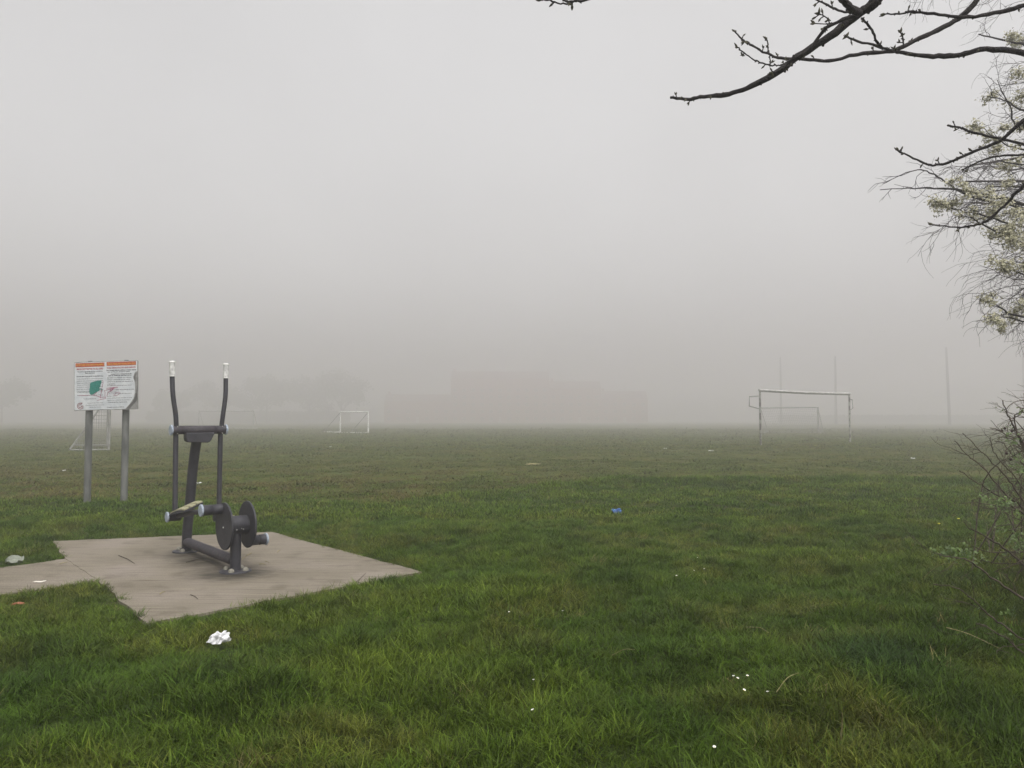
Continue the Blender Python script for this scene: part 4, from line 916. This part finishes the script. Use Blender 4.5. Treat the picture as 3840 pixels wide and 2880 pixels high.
for _ in range(34):                                                # the crown goes on beyond the picture's edge
    c = Vector((r.uniform(4.75,6.9), r.uniform(5.6,7.6), r.uniform(2.2,6.0)))
    if c.x/c.y < .70: continue
    blossom(bq, lq, c, .2, r, 60)
    tq.tube(curve([(5.85,6.6,c.z-.4), lerp(Vector((5.85,6.6,c.z-.4)), c, .5)+ZZ*.08, c], 3), .006, 5)
tq.build('branches', M['bark'], bt_); bq.build('blossom', M['petal'], bt_); lq.build('leaves', M['spring_leaf'], bt_)
bh = thing('birch_tree', (7.9, 9.6, 0), 'birch with fine drooping bare twigs behind the blossom at the right edge', 'tree')
tq = MB(); twist([(7.9,9.6,-.2),(7.85,9.6,2),(7.7,9.6,4.5),(7.2,9.5,7.2)], .17, .06, tq, 14, .01, True, 8); tq.build('trunk', noisy('birch_bark', (.12,.11,.10), (.45,.44,.42), 7, .8, .3), bh)
tq = MB(); r = random.Random(4)
GR = [(4100,620,3780,640,7),(4100,720,3700,700,8),(4100,800,3640,760,8),(4150,560,3640,620,7),(4100,960,3890,990,8),(4100,1040,3890,1060,8),(4170,1130,3930,1100,9),(4170,1170,3930,1160,8),(4170,1000,3890,930,8),(4150,20,3720,-60,6),(4150,-160,3560,-120,6),(4100,-100,3400,-150,5),(4150,330,3880,300,6),(4150,420,3900,400,6),(4150,250,3860,220,5),(4150,700,3620,680,6),(4150,820,3760,800,7),(4200,1260,3930,1230,6)]
for i, (x0, y0, x1, y1, kn) in enumerate(GR):
    D = 8.6 + r.uniform(-.4,.6); a = at(x0, y0, D+.5); b_ = at(x1, y1, D); tr_ = Vector((7.75, 9.6, min(7, max(1.5, a.z-.5))))
    tq.tube(curve([tr_, a, b_], 4), [lerp(.03,.008,j/8) for j in range(9)], 6, False)
    for _ in range(kn):
        f = r.uniform(.2,1); p_ = lerp(a, b_, f)
        d = (Vector((-1, r.uniform(-.4,.4), r.uniform(-.25,.25)))).normalized()
        twiggy(tq, p_, d, r.uniform(.40,.75), .0048, 2, r, .04 if y0 < 900 else .10, .8, 4)
tq.build('crown', M['twig'], bh)

# ------------------------------------------------------------------ bramble thicket at the right edge
br = thing('wild_rose_bush', (3.95, 5.0, 0), 'tangle of brown thorny wild rose stems with small fresh green leaves', 'bush')
sq = MB(); lv_ = MB(); hp_ = MB(); r = random.Random(12)
def thorny(pts, r0, r1, seed, th=True, side=4, leaf=.25):
    o_, rd = twist(pts, r0, r1, sq, 6, .003, True, seed)
    for j in range(2, len(o_)-1):
        d = (o_[j+1]-o_[j]).normalized()
        if th:
            for _ in range(2):
                s_ = Matrix.Rotation(r.uniform(0, 6.3), 3, d) @ d.orthogonal().normalized(); b0 = lerp(o_[j], o_[j+1], r.random())
                sq.tube([b0, b0+s_*(rd[j]+.007)], [.0016,.0003], 3, False)
    for _ in range(side):
        j = r.randrange(3, len(o_)-1); d = (o_[j]-o_[j-1]).normalized(); s_ = Matrix.Rotation(r.uniform(0, 6.3), 3, d) @ d.orthogonal().normalized()
        twiggy(sq, o_[j], (d+s_*.7).normalized(), r.uniform(.10,.28), rd[j]*.55, 1, r, -.01, .6, 2, 4)
    for _ in range(int(leaf*8)):
        j = r.randrange(3, len(o_)); leaves(o_[j], r)
def leaves(c, r, s=1):
    for _ in range(r.randint(3, 7)):
        d = Vector((r.gauss(0,1), r.gauss(0,1), r.gauss(.4,.6))).normalized(); b0 = d.orthogonal().normalized(); p_ = c + Vector((r.gauss(0,1), r.gauss(0,1), r.gauss(0,1)))*.015; w_ = r.uniform(.012,.024)*s
        lv_.add([p_, p_+d*w_*.5+b0*w_*.35, p_+d*w_, p_+d*w_*.5-b0*w_*.35], [(0,1,2,3)], False)
ST = [([(3990,2150),(3900,1850),(3840,1667),(3818,1638),(3797,1588),(3778,1552),(3760,1501)], 4.7, .008, .003),
      ([(4000,2250),(3900,1990),(3840,1906),(3789,1870),(3731,1805),(3674,1740),(3630,1711),(3580,1653)], 4.6, .006, .002),
      ([(4000,2180),(3890,1960),(3810,1840),(3775,1790),(3710,1725),(3659,1675),(3609,1624)], 4.8, .006, .002),
      ([(4010,2250),(3900,2000),(3840,1930),(3760,1870),(3703,1834),(3645,1798),(3598,1764)], 4.5, .006, .002),
      ([(4020,2350),(3900,2180),(3830,2110),(3746,2043),(3674,2000),(3640,1985),(3612,1957)], 4.4, .006, .002),
      ([(4020,2420),(3900,2300),(3830,2240),(3746,2188),(3674,2130),(3616,2094),(3560,2090),(3511,2072)], 4.2, .006, .002),
      ([(4020,2500),(3900,2430),(3840,2400),(3740,2330),(3680,2280),(3600,2210),(3500,2190)], 4.0, .005, .002),
      ([(4020,2560),(3900,2490),(3840,2452),(3780,2400),(3700,2350),(3660,2335)], 3.9, .005, .002),
      ([(4000,2000),(3900,1780),(3840,1690),(3800,1650),(3760,1640),(3740,1648)], 5.0, .004, .002),
      ([(4000,2050),(3900,1820),(3840,1745),(3790,1700),(3760,1660),(3730,1655)], 4.9, .004, .002),
      ([(4000,2100),(3880,1900),(3800,1780),(3760,1740),(3720,1680),(3715,1640)], 4.9, .004, .002)]
for i, (pp, D, r0, r1) in enumerate(ST):
    pts = [at(px, py, D) for px, py in pp]; root = Vector((4.0+r.uniform(-.1,.5), 5.0+r.uniform(-.5,.4), .1))
    thorny([root] + pts, r0*1.3, r1, i, True, 4, .12 if i < 5 else .3)
for i in range(115):                                                # the mass of the thicket
    root = Vector((r.uniform(3.5,5.4), r.uniform(4.1,6.8), .05)); hh = r.uniform(.35,1.45); ln = r.uniform(.3,1.2)
    tip = Vector((root.x - ln, root.y - r.uniform(-.3,.5), hh)); 
    if tip.x/tip.y < .62 + .07*max(0, tip.z-.8): tip.x = tip.y*(.62 + .07*max(0, tip.z-.8) + r.uniform(0,.08))
    mid = lerp(root, tip, r.uniform(.35,.65)) + Vector((r.uniform(-.12,.22), r.uniform(-.25,.25), .2*hh+r.uniform(0,.18)))
    thorny([root, mid, tip, tip + Vector((-r.uniform(.05,.2), r.uniform(-.1,.1), r.uniform(-.14,.06)))], .0055, .0018, 100+i, i % 2 == 0, 5, .35)
for (px, py) in ((3756,1614),(3768,1606),(3795,1616),(3775,1700),(3790,1722)):
    c = at(px, py, 4.75); hp_ = MB(); hp_.lathe(c, ZZ, [(-.009,.003),(-.005,.008),(.001,.0095),(.006,.006),(.009,.002)], 9); hp_.tube([c+ZZ*.008, c+Vector((.015,0,.03))], .001, 4); hp_.build('rose_hip', M['hip'], br)
for (px, py, k_) in ((3560,2075,5),(3590,2080,5),(3620,2078,5),(3540,2072,4),(3650,2090,4),(3770,1890,5),(3790,1900,4),(3700,1870,3),(3805,2010,5),(3815,2050,5),(3830,1720,4),(3820,1760,4),(3800,1650,3),(3780,2290,3),(3500,2075,2)):
    for _ in range(k_*2): leaves(at(px+r.gauss(0,14), py+r.gauss(0,9), 4.3), r, 1.1)
sq.build('stems', M['bramble'], br); lv_.build('leaves', M['bush_leaf'], br)
# ------------------------------------------------------------------ haze
hm = bpy.data.materials.new('haze'); hm.use_nodes = True; hm.node_tree.nodes.clear()
ho = N(hm, 'ShaderNodeOutputMaterial'); pv = N(hm, 'ShaderNodeVolumePrincipled')
pv.inputs['Color'].default_value = (.888, .864, .881, 1); pv.inputs['Density'].default_value = FOG; pv.inputs['Anisotropy'].default_value = 0.6
L(hm, pv.outputs[0], ho.inputs['Volume'])
hb = MB(); hb.box((0, 180, (FOG_TOP-2.0)/2), (1100, 1100, FOG_TOP+2.0))
tag(hb.build('haze', hm), 'thick pale grey morning fog filling the whole field', 'haze', kind='stuff')
